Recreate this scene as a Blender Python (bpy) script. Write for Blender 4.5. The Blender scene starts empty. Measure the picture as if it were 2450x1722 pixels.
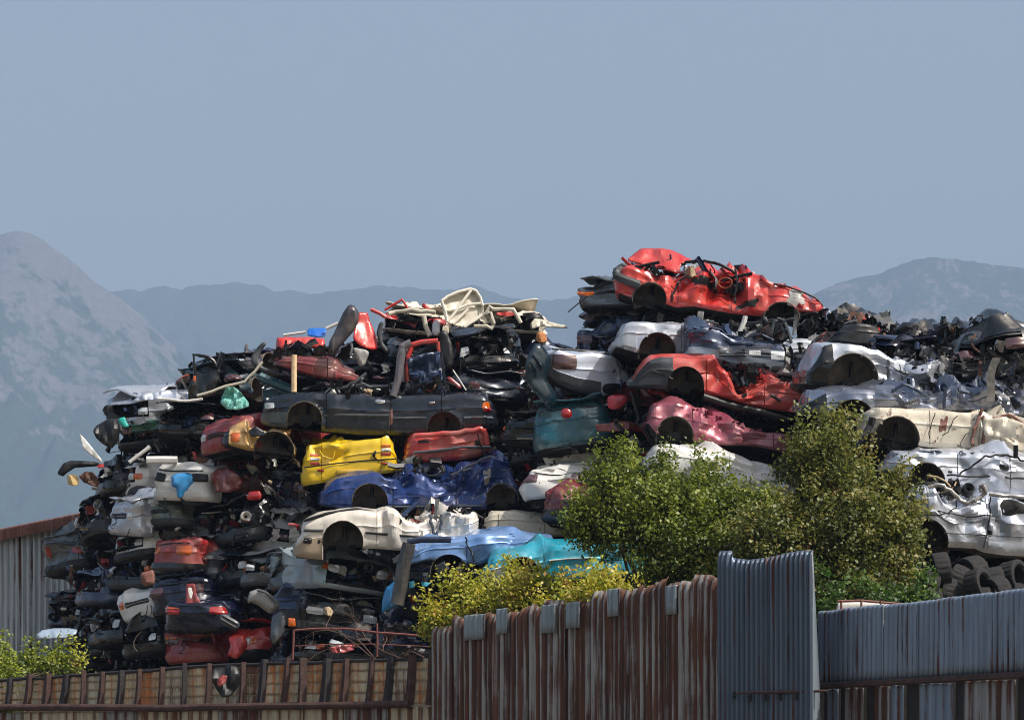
import bpy, math, random
import numpy as np
from mathutils import Vector, Matrix

# ------------------------------------------------------------------ scene basics
FX, CX, HY, CZ = 7320.0, 1225.0, 1900.0, 1.7      # focal length / image axis / horizon row (photo pixels), camera height
K = 600.0 / 2295.0
VIEWS = dict(A=(100, 800), B=(600, 650), C=(1100, 650), D=(1400, 560), E=(1850, 700), F=(1850, 1050), G=(1250, 950),
             H=(650, 1000), I=(50, 1050), J=(0, 1300), K=(550, 1300), L=(1000, 1300), M=(1550, 1300))
SC = bpy.context.scene
COL = SC.collection
RAD = math.radians


def P(px, py, Y):
    return np.array([(px - CX) / FX * Y, Y, CZ + (HY - py) / FX * Y])


def V(view, pts):
    if view is None:
        return [tuple(p) for p in pts]
    x0, y0 = VIEWS[view]
    return [(x0 + K * a, y0 + K * b) for a, b in pts]


def lin(r, g, b):
    f = lambda c: (c / 255.0) / 12.92 if c / 255.0 <= 0.04045 else ((c / 255.0 + 0.055) / 1.055) ** 2.4
    return (f(r), f(g), f(b), 1.0)


# ------------------------------------------------------------------ materials
MATS = {}


def _mat(name):
    m = bpy.data.materials.new(name)
    m.use_nodes = True
    nt = m.node_tree
    nt.nodes.clear()
    out = nt.nodes.new('ShaderNodeOutputMaterial')
    bs = nt.nodes.new('ShaderNodeBsdfPrincipled')
    nt.links.new(bs.outputs[0], out.inputs[0])
    MATS[name] = m
    return m, nt, bs


def nd(nt, typ, **kw):
    n = nt.nodes.new('ShaderNode' + typ)
    for k, v in kw.items():
        if k.startswith('i_'):
            n.inputs[k[2:].replace('_', ' ')].default_value = v
        else:
            setattr(n, k, v)
    return n


def noise(nt, vec, scale, detail=4.0, rough=0.6):
    n = nd(nt, 'TexNoise')
    n.inputs['Scale'].default_value = scale
    n.inputs['Detail'].default_value = detail
    n.inputs['Roughness'].default_value = rough
    nt.links.new(vec, n.inputs['Vector'])
    return n.outputs['Fac']


def rng_map(nt, val, a, b, c=0.0, d=1.0):
    n = nd(nt, 'MapRange')
    nt.links.new(val, n.inputs[0])
    n.inputs[1].default_value, n.inputs[2].default_value = a, b
    n.inputs[3].default_value, n.inputs[4].default_value = c, d
    return n.outputs[0]


def mixc(nt, fac, a, b):
    n = nd(nt, 'Mix', data_type='RGBA')
    if isinstance(fac, (int, float)):
        n.inputs[0].default_value = fac
    else:
        nt.links.new(fac, n.inputs[0])
    for i, x in ((6, a), (7, b)):
        if isinstance(x, tuple):
            n.inputs[i].default_value = x
        else:
            nt.links.new(x, n.inputs[i])
    return n.outputs[2]


def math_n(nt, op, a, b=None):
    n = nd(nt, 'Math', operation=op)
    for i, x in ((0, a), (1, b)):
        if x is None:
            continue
        if isinstance(x, (int, float)):
            n.inputs[i].default_value = x
        else:
            nt.links.new(x, n.inputs[i])
    return n.outputs[0]


def stretch(nt, vec, sx, sy, sz):
    n = nd(nt, 'Mapping')
    nt.links.new(vec, n.inputs[0])
    n.inputs['Scale'].default_value = (sx, sy, sz)
    return n.outputs[0]


def paint(name, rgb, metal=0.0, rough=0.32, dirt=0.35, rust=0.0, bump=0.18, coat=0.42, dust=(150, 140, 125)):
    if name in MATS:
        return MATS[name]
    m, nt, bs = _mat(name)
    tc = nd(nt, 'TexCoord').outputs['Object']
    n1 = noise(nt, tc, 1.7, 9, 0.65)
    n2 = noise(nt, tc, 9.0, 6, 0.7)
    st = noise(nt, stretch(nt, tc, 9, 9, 1.2), 1.6, 5, 0.6)
    dirt = min(.7, dirt * 1.35)
    d1 = rng_map(nt, n1, 0.42, 0.72, 0, dirt)
    d2 = rng_map(nt, st, 0.52, 0.75, 0, dirt * 0.9)
    dm = math_n(nt, 'MAXIMUM', d1, d2)
    c = mixc(nt, dm, lin(*rgb), lin(*dust))
    fade = rng_map(nt, noise(nt, tc, 0.9, 6, 0.6), 0.35, 0.7, 0, 0.22 + dirt * .3)
    b0 = lin(*rgb)
    c = mixc(nt, fade, c, tuple(min(1.0, x * .75 + .07 * max(b0[:3]) ** .7) for x in b0[:3]) + (1,))
    # scuffs that show primer or bare metal
    sc_ = rng_map(nt, noise(nt, stretch(nt, tc, 2, 2, 7), 3.1, 12, 0.78), 0.605, 0.65, 0, 0.7)
    g_ = 118 if max(rgb) > 90 else 66
    c = mixc(nt, sc_, c, lin(g_, g_ - 3, g_ - 7))
    if rust > 0:
        rm = rng_map(nt, n2, 0.66 - 0.18 * rust, 0.70 - 0.16 * rust, 0, 1)
        c = mixc(nt, rm, c, lin(92, 54, 36))
    nt.links.new(c, bs.inputs['Base Color'])
    r = math_n(nt, 'ADD', rng_map(nt, n2, 0.3, 0.7, rough - 0.12, rough + 0.04), math_n(nt, 'MULTIPLY', dm, 0.5))
    nt.links.new(r, bs.inputs['Roughness'])
    bs.inputs['Metallic'].default_value = metal
    bs.inputs['Coat Weight'].default_value = coat
    bs.inputs['Coat Roughness'].default_value = 0.09
    bp = nd(nt, 'Bump')
    bp.inputs['Strength'].default_value = bump
    bp.inputs['Distance'].default_value = 0.03
    nt.links.new(noise(nt, tc, 5.0, 5, 0.55), bp.inputs['Height'])
    nt.links.new(bp.outputs[0], bs.inputs['Normal'])
    return m


def plain(name, rgb, metal=0.0, rough=0.6, var=0.35, scale=6.0, bump=0.3, spec=None):
    if name in MATS:
        return MATS[name]
    m, nt, bs = _mat(name)
    tc = nd(nt, 'TexCoord').outputs['Object']
    a = lin(*rgb)
    dk = tuple(c * (1 - var) for c in a[:3]) + (1,)
    lt = tuple(min(1, c * (1 + var)) for c in a[:3]) + (1,)
    f = rng_map(nt, noise(nt, tc, scale, 8, 0.65), 0.33, 0.67)
    nt.links.new(mixc(nt, f, dk, lt), bs.inputs['Base Color'])
    bs.inputs['Metallic'].default_value = metal
    bs.inputs['Roughness'].default_value = rough
    bp = nd(nt, 'Bump')
    bp.inputs['Strength'].default_value = bump
    bp.inputs['Distance'].default_value = 0.02
    nt.links.new(noise(nt, tc, scale * 3, 5, 0.6), bp.inputs['Height'])
    nt.links.new(bp.outputs[0], bs.inputs['Normal'])
    return m


def lamp_glass(name, rgb):
    if name in MATS:
        return MATS[name]
    m, nt, bs = _mat(name)
    tc = nd(nt, 'TexCoord').outputs['Object']
    w = nd(nt, 'TexWave', wave_type='BANDS')
    w.inputs['Scale'].default_value = 9
    nt.links.new(tc, w.inputs[0])
    c = lin(*rgb)
    nt.links.new(mixc(nt, rng_map(nt, w.outputs['Fac'], 0, 1, 0, 0.45), c, tuple(x * 0.55 for x in c[:3]) + (1,)), bs.inputs['Base Color'])
    bs.inputs['Roughness'].default_value = 0.12
    bs.inputs['Coat Weight'].default_value = 1.0
    return m


def corr_mat(name, base, rust_amt, streak=1.0, rusty=(88, 50, 36), darkr=(38, 26, 24)):
    """galvanised sheet with vertical runs of rust"""
    m, nt, bs = _mat(name)
    geo = nd(nt, 'TexCoord').outputs['Object']
    n1 = noise(nt, stretch(nt, geo, 5, 5, 0.22), 1.5, 8, 0.7)
    n2 = noise(nt, stretch(nt, geo, 16, 16, 0.5), 1.2, 6, 0.65)
    n3 = noise(nt, geo, 1.1, 6, 0.6)
    s = math_n(nt, 'ADD', math_n(nt, 'MULTIPLY', n1, 0.6), math_n(nt, 'ADD', math_n(nt, 'MULTIPLY', n2, 0.3), math_n(nt, 'MULTIPLY', n3, 0.25)))
    rd = nd(nt, 'Attribute'); rd.attribute_name = 'ridge'
    s = math_n(nt, 'SUBTRACT', s, math_n(nt, 'MULTIPLY', rd.outputs['Fac'], 0.10 * streak))
    t = 0.57 + 0.16 * (0.5 - rust_amt)
    msk = rng_map(nt, s, t - 0.035, t + 0.045)
    b = lin(*base)
    g = mixc(nt, rng_map(nt, n2, 0.35, 0.65), tuple(c * 0.72 for c in b[:3]) + (1,), tuple(min(1, c * 1.2) for c in b[:3]) + (1,))
    rc = mixc(nt, rng_map(nt, n2, 0.38, 0.62), lin(*darkr), lin(*rusty))
    nt.links.new(mixc(nt, msk, g, rc), bs.inputs['Base Color'])
    nt.links.new(rng_map(nt, msk, 0, 1, 0.42, 0.85), bs.inputs['Roughness'])
    nt.links.new(rng_map(nt, msk, 0, 1, 0.35, 0.0), bs.inputs['Metallic'])
    return m


# ------------------------------------------------------------------ mesh builder
class MB:
    def __init__(s):
        s.v, s.f, s.m = [], [], []
        s.n = 0

    def add(s, verts, faces, mat=0):
        verts = np.asarray(verts, float).reshape(-1, 3)
        o = s.n
        s.v.append(verts)
        s.n += len(verts)
        for f in faces:
            s.f.append(tuple(int(i) + o for i in f))
        s.m.extend([mat] * len(faces))

    def grid(s, pos, mat=0, keep=None, closed=False):
        """pos: (nr, nc, 3)"""
        nr, nc = pos.shape[:2]
        fs = []
        for i in range(nr - 1):
            for j in range(nc if closed else nc - 1):
                if keep is not None and not keep[i, j]:
                    continue
                j2 = (j + 1) % nc
                fs.append((i * nc + j, i * nc + j2, (i + 1) * nc + j2, (i + 1) * nc + j))
        s.add(pos.reshape(-1, 3), fs, mat)

    def tube(s, pts, r, mat=0, n=7, cap=True):
        pts = [np.asarray(p, float) for p in pts]
        rs = r if isinstance(r, (list, tuple)) else [r] * len(pts)
        rings = []
        up = np.array([0.13, 0.2, 0.97])
        for i, p in enumerate(pts):
            a = pts[max(i - 1, 0)]
            b = pts[min(i + 1, len(pts) - 1)]
            t = b - a
            t = t / (np.linalg.norm(t) + 1e-9)
            u = np.cross(t, up)
            if np.linalg.norm(u) < 1e-3:
                u = np.cross(t, [1, 0, 0])
            u /= np.linalg.norm(u)
            w = np.cross(u, t)
            ang = np.arange(n) / n * 2 * math.pi
            rings.append(p + rs[i] * (np.cos(ang)[:, None] * u + np.sin(ang)[:, None] * w))
        pos = np.array(rings)
        o = s.n
        s.grid(pos, mat, closed=True)
        if cap:
            s.f.append(tuple(range(o, o + n))); s.m.append(mat)
            s.f.append(tuple(range(o + (len(pts) - 1) * n, o + len(pts) * n))); s.m.append(mat)

    def box(s, c, size, rot=None, mat=0, bev=0.18, jit=0.0, rng=None):
        """chamfered box"""
        hx, hy, hz = np.asarray(size, float) / 2
        b = min(hx, hy, hz) * bev * 2
        rings = []
        for z, ins in ((-hz, b), (-hz + b, 0), (hz - b, 0), (hz, b)):
            x, y = hx - ins, hy - ins
            cb = b * 0.7
            rings.append([(-x + cb, -y, z), (x - cb, -y, z), (x, -y + cb, z), (x, y - cb, z), (x - cb, y, z), (-x + cb, y, z), (-x, y - cb, z), (-x, -y + cb, z)])
        pos = np.array(rings, float)
        if jit and rng is not None:
            pos += rng.normal(0, jit, pos.shape)
        if rot is not None:
            pos = pos @ np.asarray(rot).T
        pos = pos + np.asarray(c, float)
        o = s.n
        s.grid(pos, mat, closed=True)
        s.f.append(tuple(o + i for i in range(7, -1, -1))); s.m.append(mat)
        s.f.append(tuple(o + 24 + i for i in range(8))); s.m.append(mat)

    def build(s, name, mats, parent=None, loc=(0, 0, 0), sharp=35, solid=0.0, smooth=True):
        if not s.n:
            return None
        if not isinstance(mats, (list, tuple)):
            mats = [mats]
        allv = np.concatenate(s.v)
        used = np.zeros(len(allv), bool)
        for f in s.f:
            used[list(f)] = True
        if not used.all():
            mp = np.cumsum(used) - 1
            s.f = [tuple(int(mp[i]) for i in f) for f in s.f]
            allv = allv[used]
        me = bpy.data.meshes.new(name)
        me.from_pydata(allv.tolist(), [], s.f)
        for m in mats:
            me.materials.append(m)
        if len(mats) > 1:
            me.polygons.foreach_set('material_index', np.array(s.m, dtype=np.int32))
        if smooth:
            me.polygons.foreach_set('use_smooth', np.ones(len(me.polygons), dtype=bool))
        me.update()
        if smooth and sharp:
            me.set_sharp_from_angle(angle=RAD(sharp))
        o = bpy.data.objects.new(name, me)
        COL.objects.link(o)
        if parent is not None:
            o.parent = parent
        o.location = loc
        if solid:
            md = o.modifiers.new('thickness', 'SOLIDIFY')
            md.thickness = solid
            md.offset = 0
        return o


def tag(o, label=None, cat=None, group=None, kind=None):
    if label: o['label'] = label
    if cat: o['category'] = cat
    if group: o['group'] = group
    if kind: o['kind'] = kind
    return o


def empty(name, loc, label, cat, group=None):
    o = bpy.data.objects.new(name, None)
    COL.objects.link(o)
    o.location = tuple(loc)
    o.empty_display_size = 0.3
    return tag(o, label, cat, group)


def rotm(ax, ay, az):
    return np.array(Matrix.Rotation(az, 3, 'Z') @ Matrix.Rotation(ay, 3, 'Y') @ Matrix.Rotation(ax, 3, 'X'))


class Folds:
    """creased-sheet displacement: flat triangular facets meeting in sharp folds, two sizes of them"""

    def __init__(s, seed, fmin=0.8, fmax=2.6, k=6):
        r = np.random.default_rng(seed)
        f = (fmin + fmax) / 3.4
        s.lay = []
        for size, wt in ((0.38, 1.7), (0.17, 0.75)):
            a = r.uniform(0, 3.14)
            s.lay.append((a, size / f * r.uniform(.9, 1.2), size / f * r.uniform(.7, 1.0), wt, r.uniform(-1, 1, 1021), r.uniform(0, 50, 2)))
        s.wp = r.uniform(0, 6.28, 3)

    def __call__(s, p):
        x = p[..., 0] + 0.55 * p[..., 1] + 0.05 * np.sin(p[..., 2] * 4 + s.wp[0])
        z = p[..., 2] - 0.35 * p[..., 1] + 0.05 * np.sin(p[..., 0] * 3 + s.wp[1])
        out = 0
        for a, su, sv, wt, tab, o in s.lay:
            u = (x * math.cos(a) + z * math.sin(a)) / su + o[0]
            v = (-x * math.sin(a) + z * math.cos(a)) / sv + o[1]
            i, j = np.floor(u).astype(int), np.floor(v).astype(int)
            fu, fv = u - i, v - j
            g = lambda ii, jj: tab[(ii * 73 + jj * 179) % 1021]
            a00, a11 = g(i, j), g(i + 1, j + 1)
            a10, a01 = g(i + 1, j), g(i, j + 1)
            out = out + wt * np.where(fu > fv, a00 + fu * (a10 - a00) + fv * (a11 - a10), a00 + fv * (a01 - a00) + fu * (a11 - a01))
        return out


def interp(poly):
    a = np.array(sorted(poly), float)
    return lambda x: np.interp(x, a[:, 0], a[:, 1])


JM = []   # junk materials, filled later


def junk(mb, c, size, n, rng, wts=(3, 3, 2, 2, 1, 1), big=1.0, dirs=None):
    """tangle of torn sheet, tubes, blocks and wires inside a box (material slots = JM)"""
    c, size = np.asarray(c, float), np.asarray(size, float)
    kinds = rng.choice(6, n, p=np.array(wts, float) / sum(wts))
    for k in kinds:
        p = c + (rng.random(3) - 0.5) * size
        R = rotm(*rng.uniform(-3.1, 3.1, 3))
        if k == 0:     # torn crumpled sheet
            w, h = rng.uniform(0.12, 0.5, 2) * big
            nn = 5
            u, v = np.meshgrid(np.linspace(-.5, .5, nn), np.linspace(-.5, .5, nn))
            g = np.stack([u * w * (1 + 0.4 * rng.normal(0, .3, u.shape)), rng.normal(0, 0.035 * big, u.shape) + 0.2 * w * np.sin(u * 4 + rng.uniform(0, 6)), v * h], -1)
            mb.grid(g @ R.T + p, int(rng.choice(len(JM), p=JW)))
        elif k == 1:   # bent tube
            L = rng.uniform(0.25, 1.1) * big
            d = R[:, 0] * np.array([1, 0.6, 0.6])
            bend = R[:, 1] * rng.uniform(0, 0.25) * L
            r = rng.choice([0.008, 0.012, 0.02, 0.03])
            mb.tube([p + d * L * (t - .5) + bend * (4 * t * (1 - t)) for t in (0, .25, .5, .75, 1)], r, int(rng.choice(len(JM), p=JW)), 6)
        elif k == 2:   # block
            mb.box(p, rng.uniform(0.06, 0.3, 3) * big, R, int(rng.choice(len(JM), p=JW)), 0.15, 0.012, rng)
        elif k == 3:   # wire
            q = [p]
            d = rng.normal(0, 1, 3)
            for _ in range(7):
                d = d * 0.8 + rng.normal(0, .6, 3)
                d[2] -= 0.15
                q.append(q[-1] + d / np.linalg.norm(d) * rng.uniform(.05, .13) * big)
            mb.tube(q, rng.choice([0.005, 0.008]), 1 if rng.random() < .8 else 0, 5)
        elif k == 4:   # round part: pulley, brake drum, filter
            r, h = rng.uniform(.05, .16) * big, rng.uniform(.04, .15)
            a = np.arange(14) / 14 * 6.2832
            prof = [(r * .3, 0), (r * .95, 0), (r, .01), (r, h), (r * .8, h + .01), (r * .3, h * .6)]
            g = np.array([[(rr * math.cos(t), z, rr * math.sin(t)) for t in a] for rr, z in prof])
            mb.grid(g @ R.T + p, int(rng.choice(len(JM), p=JW)), closed=True)
        else:          # channel / rail
            L = rng.uniform(.3, 1.0) * big
            w = rng.uniform(.03, .07)
            x = np.linspace(-L / 2, L / 2, 6)
            sec = np.array([(-w, 0), (-w, w), (w, w), (w, 0)])
            kk = rng.normal(0, .03, 6).cumsum()
            g = np.array([[(xx, a + kk[i], b) for i, xx in enumerate(x)] for a, b in sec])
            mb.grid(g @ R.T + p, int(rng.choice(len(JM), p=JW)))


# ------------------------------------------------------------------ the wreck (car) builder
class Tub:
    """lower body of a wrecked car: wall round a rounded plan, lid on top, floor below; local x = length, y = depth (near side -W/2), z up"""

    def __init__(s, loc, R, x0, x1, W, top, bot, paint, seed=1, arches=(), base=0.015, dents=(), grooves=(), bumps=(), rc=0.21,
                 hood=(), eb=0.05, far_arch=False, step=0.038, tumble=0.10, open_end=None, res=1.0):
        s.loc, s.R = np.asarray(loc, float), np.asarray(R, float)
        s.xm, s.L, s.W, s.rc, s.eb = (x0 + x1) / 2, x1 - x0, W, rc, eb
        s.top, s.bot = interp(top), interp(bot)
        s.fold, s.fold2 = Folds(seed), Folds(seed + 77, 0.8, 2.2)
        s.base, s.dents, s.grooves, s.bumps, s.tumble = base, dents, grooves, bumps, tumble
        s.arches, s.paint, s.hood, s.step, s.open_end = arches, paint, hood, step * res, open_end
        s.hs = s.L / 2 - rc
        s.arc = rc * math.pi / 2
        s.we = W - 2 * rc
        s.half = s.hs * 2 + 2 * s.arc + s.we
        s.root = None
        s.doors = []
        s.seed = seed

    def plan(s, S):
        S = np.asarray(S, float)
        a, sg = np.abs(S), np.where(S < 0, -1.0, 1.0)
        hs, rc, arc, we, W = s.hs, s.rc, s.arc, s.we, s.W
        x, y, nx, ny = a.copy(), np.full_like(a, -W / 2), np.zeros_like(a), np.full_like(a, -1.0)
        m = (a > hs) & (a <= hs + arc)
        th = (a - hs) / rc
        x = np.where(m, hs + rc * np.sin(th), x); y = np.where(m, -W / 2 + rc * (1 - np.cos(th)), y)
        nx = np.where(m, np.sin(th), nx); ny = np.where(m, -np.cos(th), ny)
        m = (a > hs + arc) & (a <= hs + arc + we)
        x = np.where(m, hs + rc, x); y = np.where(m, -W / 2 + rc + (a - hs - arc), y); nx = np.where(m, 1, nx); ny = np.where(m, 0, ny)
        b = a - hs - arc - we
        m = (b > 0) & (b <= arc)
        th = b / rc
        x = np.where(m, hs + rc * np.cos(th), x); y = np.where(m, W / 2 - rc * (1 - np.sin(th)), y)
        nx = np.where(m, np.cos(th), nx); ny = np.where(m, np.sin(th), ny)
        m = b > arc
        x = np.where(m, hs - (b - arc), x); y = np.where(m, W / 2, y); nx = np.where(m, 0, nx); ny = np.where(m, 1, ny)
        q = np.clip((np.abs(x) - hs) / rc, 0, 1)
        x = x + s.eb * (1 - (2 * y / W) ** 2) * q
        y = y * (1 - 0.05 * (x / (s.L / 2)) ** 4)
        return sg * x + s.xm, y, sg * nx, ny

    def amp(s, x):
        A = np.full_like(x, s.base * 1.5)
        for c, a, r in s.dents:
            A = A + 1.55 * a * np.exp(-((x - c) / r) ** 2)
        return A

    def inset(s, v):
        return 0.06 * np.clip(1 - v / 0.16, 0, 1) ** 2 + s.tumble * (.35 * np.clip((v - 0.5) / 0.5, 0, 1) + .65 * np.clip((v - 0.84) / 0.16, 0, 1) ** 2) - 0.018 * np.exp(-((v - 0.62) / 0.035) ** 2)

    def surf(s, S, v, off=0.0):
        """S, v arrays of the same shape -> local positions"""
        x, y, nx, ny = s.plan(S)
        zb, zt = s.bot(x), s.top(x)
        z = zb + (zt - zb) * v
        ins = s.inset(v)
        for g in s.grooves:
            ins = ins + np.where(np.abs(S - (g - s.xm)) < 0.004, 0.028, 0) * (v > 0.08)
        for (side, ext, v1, _m) in s.bumps:
            xe = x - s.xm
            inside = ((xe < ext - s.xm) if side == 'L' else (xe > ext - s.xm)) & (v <= v1 + 1e-6)
            ins = ins - np.where(inside, 0.035, 0)
        p = np.stack([x, y, z], -1)
        A = s.amp(x)
        f = s.fold(p)
        g = s.fold2(p * 1.0 + 3.3)
        vv = np.clip(v * 1.6, 0.25, 1)
        d = -A * (0.35 + 0.95 * f) * vv + off - ins
        p[..., 0] += nx * d
        p[..., 1] += ny * d
        p[..., 2] += A * 0.55 * g * v
        return p

    def S_of_x(s, x):
        a = np.abs(np.asarray(x, float) - s.xm)
        sg = np.where(np.asarray(x) < s.xm, -1.0, 1.0)
        th = np.arcsin(np.clip((a - s.hs) / s.rc, 0, 1))
        return sg * np.where(a <= s.hs, a, s.hs + s.rc * th)

    def w(s, p):
        """local -> world offset from the thing's base"""
        return np.asarray(p, float) @ s.R.T

    def build(s, name, label, cat, group=None, under=None, well=None, body_name='body'):
        s.root = empty(name, s.loc, label, cat, group)
        hs, arc, we = s.hs, s.arc, s.we
        st = s.step
        near = list(np.linspace(-hs, hs, max(6, int(2 * hs / st))))
        for g in s.grooves:
            near += [g - s.xm - 0.02, g - s.xm - 0.009, g - s.xm, g - s.xm + 0.009, g - s.xm + 0.02]
        for side, ext, v1, _m in s.bumps:
            near += [ext - s.xm - 0.006, ext - s.xm + 0.006]
        near = sorted(x for x in near if -hs <= x <= hs)
        cor = list(np.linspace(hs, hs + arc, 8)[1:])
        end = list(np.linspace(hs + arc, hs + arc + we, max(6, int(we / 0.06)))[1:])
        c2 = list(np.linspace(hs + arc + we, hs + 2 * arc + we, 6)[1:])
        far = list(np.linspace(hs + 2 * arc + we, s.half, max(5, int(hs / 0.13)))[1:])
        posi = cor + end + c2 + far
        cols = np.array([-x for x in posi[::-1][1:]] + near + posi)
        rows = list(np.linspace(0, 1, 15)) + [0.59, 0.62, 0.65]
        for side, ext, v1, _m in s.bumps:
            rows += [v1 - 0.008, v1 + 0.008]
        rows = np.array(sorted(set(np.round(rows, 4))))
        SS, VV = np.meshgrid(cols, rows)
        pos = s.surf(SS, VV)
        x, y, nx, ny = s.plan(SS)
        nr, nc = SS.shape
        # arches: snap rim vertices, drop faces inside
        keep = np.ones((nr - 1, nc), bool)
        j2 = (np.arange(nc) + 1) % nc
        cxc = (pos[:-1, :, 0] + pos[1:, :, 0] + pos[:-1][:, j2, 0] + pos[1:][:, j2, 0]) / 4
        czc = (pos[:-1, :, 2] + pos[1:, :, 2] + pos[:-1][:, j2, 2] + pos[1:][:, j2, 2]) / 4
        wally = (ny[:-1] < -0.7)
        for (ax, az, ar) in s.arches:
            for _ in range(1):
                dx, dz = pos[..., 0] - ax, pos[..., 2] - az
                dd = np.sqrt(dx ** 2 + dz ** 2) + 1e-9
                sel = (np.abs(dd - ar) < 0.034) & (ny < -0.7) & (dz > -0.05)
                pos[..., 0] = np.where(sel, ax + dx / dd * ar, pos[..., 0])
                pos[..., 2] = np.where(sel, az + dz / dd * ar, pos[..., 2])
                # flare
                fl = np.exp(-((dd - ar) / 0.05) ** 2) * (ny < -0.7)
                pos[..., 1] -= 0.022 * fl
            dd = np.sqrt((cxc - ax) ** 2 + (czc - az) ** 2)
            ins = ((dd < ar - 0.012) | ((np.abs(cxc - ax) < ar * 0.97) & (czc < az))) & wally
            keep &= ~ins
        if s.open_end:      # torn-open nose: (sign, v0, v1, halfwidth)
            sg, v0, v1, hw = s.open_end
            vc = (rows[:-1] + rows[1:]) / 2
            yc = y[:-1]
            onend = (nx[:-1] * sg > 0.8) & (np.abs(yc) < hw)
            keep &= ~(onend & ((vc > v0) & (vc < v1))[:, None])
        # which part does each wall face belong to
        part = np.full((nr - 1, nc), 0, int)
        vc = ((rows[:-1] + rows[1:]) / 2)[:, None] * np.ones((1, nc))
        xc = x[:-1, :] * 0.5 + x[:-1][:, j2] * 0.5
        names = [(body_name, s.paint)]
        gs = sorted(s.grooves)
        for a, b in zip(gs[:-1], gs[1:]):
            if 0.5 < b - a < 1.6:
                names.append(('door', s.paint))
                part[(xc > a) & (xc < b) & wally & (vc > 0.09) & (vc < 0.99)] = len(names) - 1
        for side, ext, v1, m in s.bumps:
            names.append(('bumper', m))
            part[((xc < ext) if side == 'L' else (xc > ext)) & (vc < v1)] = len(names) - 1
        faces = [[] for _ in names]
        for i in range(nr - 1):
            for j in range(nc):
                if keep[i, j]:
                    faces[part[i, j]].append((i * nc + j, i * nc + j2[j], (i + 1) * nc + j2[j], (i + 1) * nc + j))
        flat = pos.reshape(-1, 3)
        # lid
        K_ = 7
        rim = pos[-1]
        rings = [rim]
        for k in range(1, K_ + 1):
            t = k / K_
            q = rim.copy()
            q[:, 1] *= (1 - t)
            q[:, 0] = s.xm + (rim[:, 0] - s.xm) * (1 - 0.05 * t)
            q[:, 2] = s.top(q[:, 0]) + 0.06 * (1 - (1 - t) ** 2)
            A = s.amp(q[:, 0]) * 1.2
            q[:, 2] += A * s.fold(q + 1.7) * min(1, t * 2) + (rim[:, 2] - s.top(x[-1])) * (1 - t)
            rings.append(q)
        lid = np.array(rings)
        hb = MB()
        if s.hood:
            lc = lid[:-1].mean(0)[:, 0]
            hk = np.zeros((K_, nc), bool)
            for a, b in s.hood:
                hk |= (((lc > a) & (lc < b))[None, :])
            hb.grid(lid, 0, hk, closed=True)
            ok = ~hk
        else:
            ok = np.ones((K_, nc), bool)
        for k, (nm, m) in enumerate(names):
            if not faces[k]:
                continue
            mb = MB()
            used = sorted({i for f in faces[k] for i in f})
            mp = {i: t for t, i in enumerate(used)}
            mb.add(s.w(flat[used]), [tuple(mp[i] for i in f) for f in faces[k]])
            if k == 0:
                mb.grid(s.w(lid.reshape(-1, 3)).reshape(lid.shape), 0, ok, closed=True)
            o_ = mb.build(nm, m, s.root, sharp=19)
            if nm == 'door':
                s.doors.append(o_)
        if s.hood and hb.n:
            hb.v = [s.w(v) for v in hb.v]
            hb.build('bonnet', s.paint, s.root)
        # floor
        fb = MB()
        r0 = pos[0].copy()
        q = r0.copy(); q[:, 1] *= 0.1; q[:, 2] -= 0.03
        dmy = np.array([r0, q])
        fb.grid(s.w(dmy.reshape(-1, 3)).reshape(dmy.shape), 0, closed=True)
        fb.build('underbody', under or MATS['underbody'], s.root)
        # wheel wells
        rg = np.random.default_rng(s.seed + 5)
        for (ax, az, ar) in s.arches:
            mb = MB()
            ang = np.linspace(-0.35, math.pi + 0.35, 22)
            ys = np.array([0.012, 0.1, 0.25, 0.45])
            rr = ar * np.array([0.985, 0.99, 1.0, 0.97])
            g = np.array([[(ax + r_ * math.cos(t), -s.W / 2 + yy, az + r_ * math.sin(t)) for t in ang] for yy, r_ in zip(ys, rr)])
            g[1:] += rg.normal(0, 0.003, g[1:].shape)
            mb.grid(s.w(g), 0)
            # back plate
            bk = np.array([[(ax + r_ * ar * math.cos(t), -s.W / 2 + 0.45, az + r_ * ar * math.sin(t)) for t in ang] for r_ in (0.97, 0.5, 0.02)])
            bk[1, :, 1] += 0.03 * np.sin(ang * 2 + rg.uniform(0, 6))
            mb.grid(s.w(bk), 0)
            # seam round the opening
            mb.tube([s.w(np.array([ax + ar * math.cos(t), -s.W / 2 + 0.012, az + ar * math.sin(t)])) for t in np.linspace(0, math.pi, 18)], 0.011, 0, 5)
            well_o = mb.build('wheel_well', well or MATS['well'], s.root)
            hb2 = MB()
            t = np.arange(18) / 18 * 6.2832
            oz = az + rg.uniform(-.1, .02)
            for r1, r2, yy in ((0.06, 0.13, 0.24), (0.02, 0.06, 0.17)):
                g = np.array([[(ax + r_ * math.cos(a), -s.W / 2 + y_, oz + r_ * math.sin(a)) for a in t] for r_, y_ in ((0.005, yy), (r2, yy), (r2, yy + .04), (r1, yy + .05))])
                hb2.grid(s.w(g), 0, closed=True)
            hb2.tube([s.w(np.array([ax + .02, -s.W / 2 + .3, oz])), s.w(np.array([ax + .05, -s.W / 2 + .36, oz + ar * .9]))], 0.035, 0)
            hb2.tube([s.w(np.array([ax - .25, -s.W / 2 + .34, oz - .05])), s.w(np.array([ax + .25, -s.W / 2 + .3, oz - .02]))], 0.02, 0)
            hb2.build('wheel_hub', MATS['dark_steel'], well_o)
        return s

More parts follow.
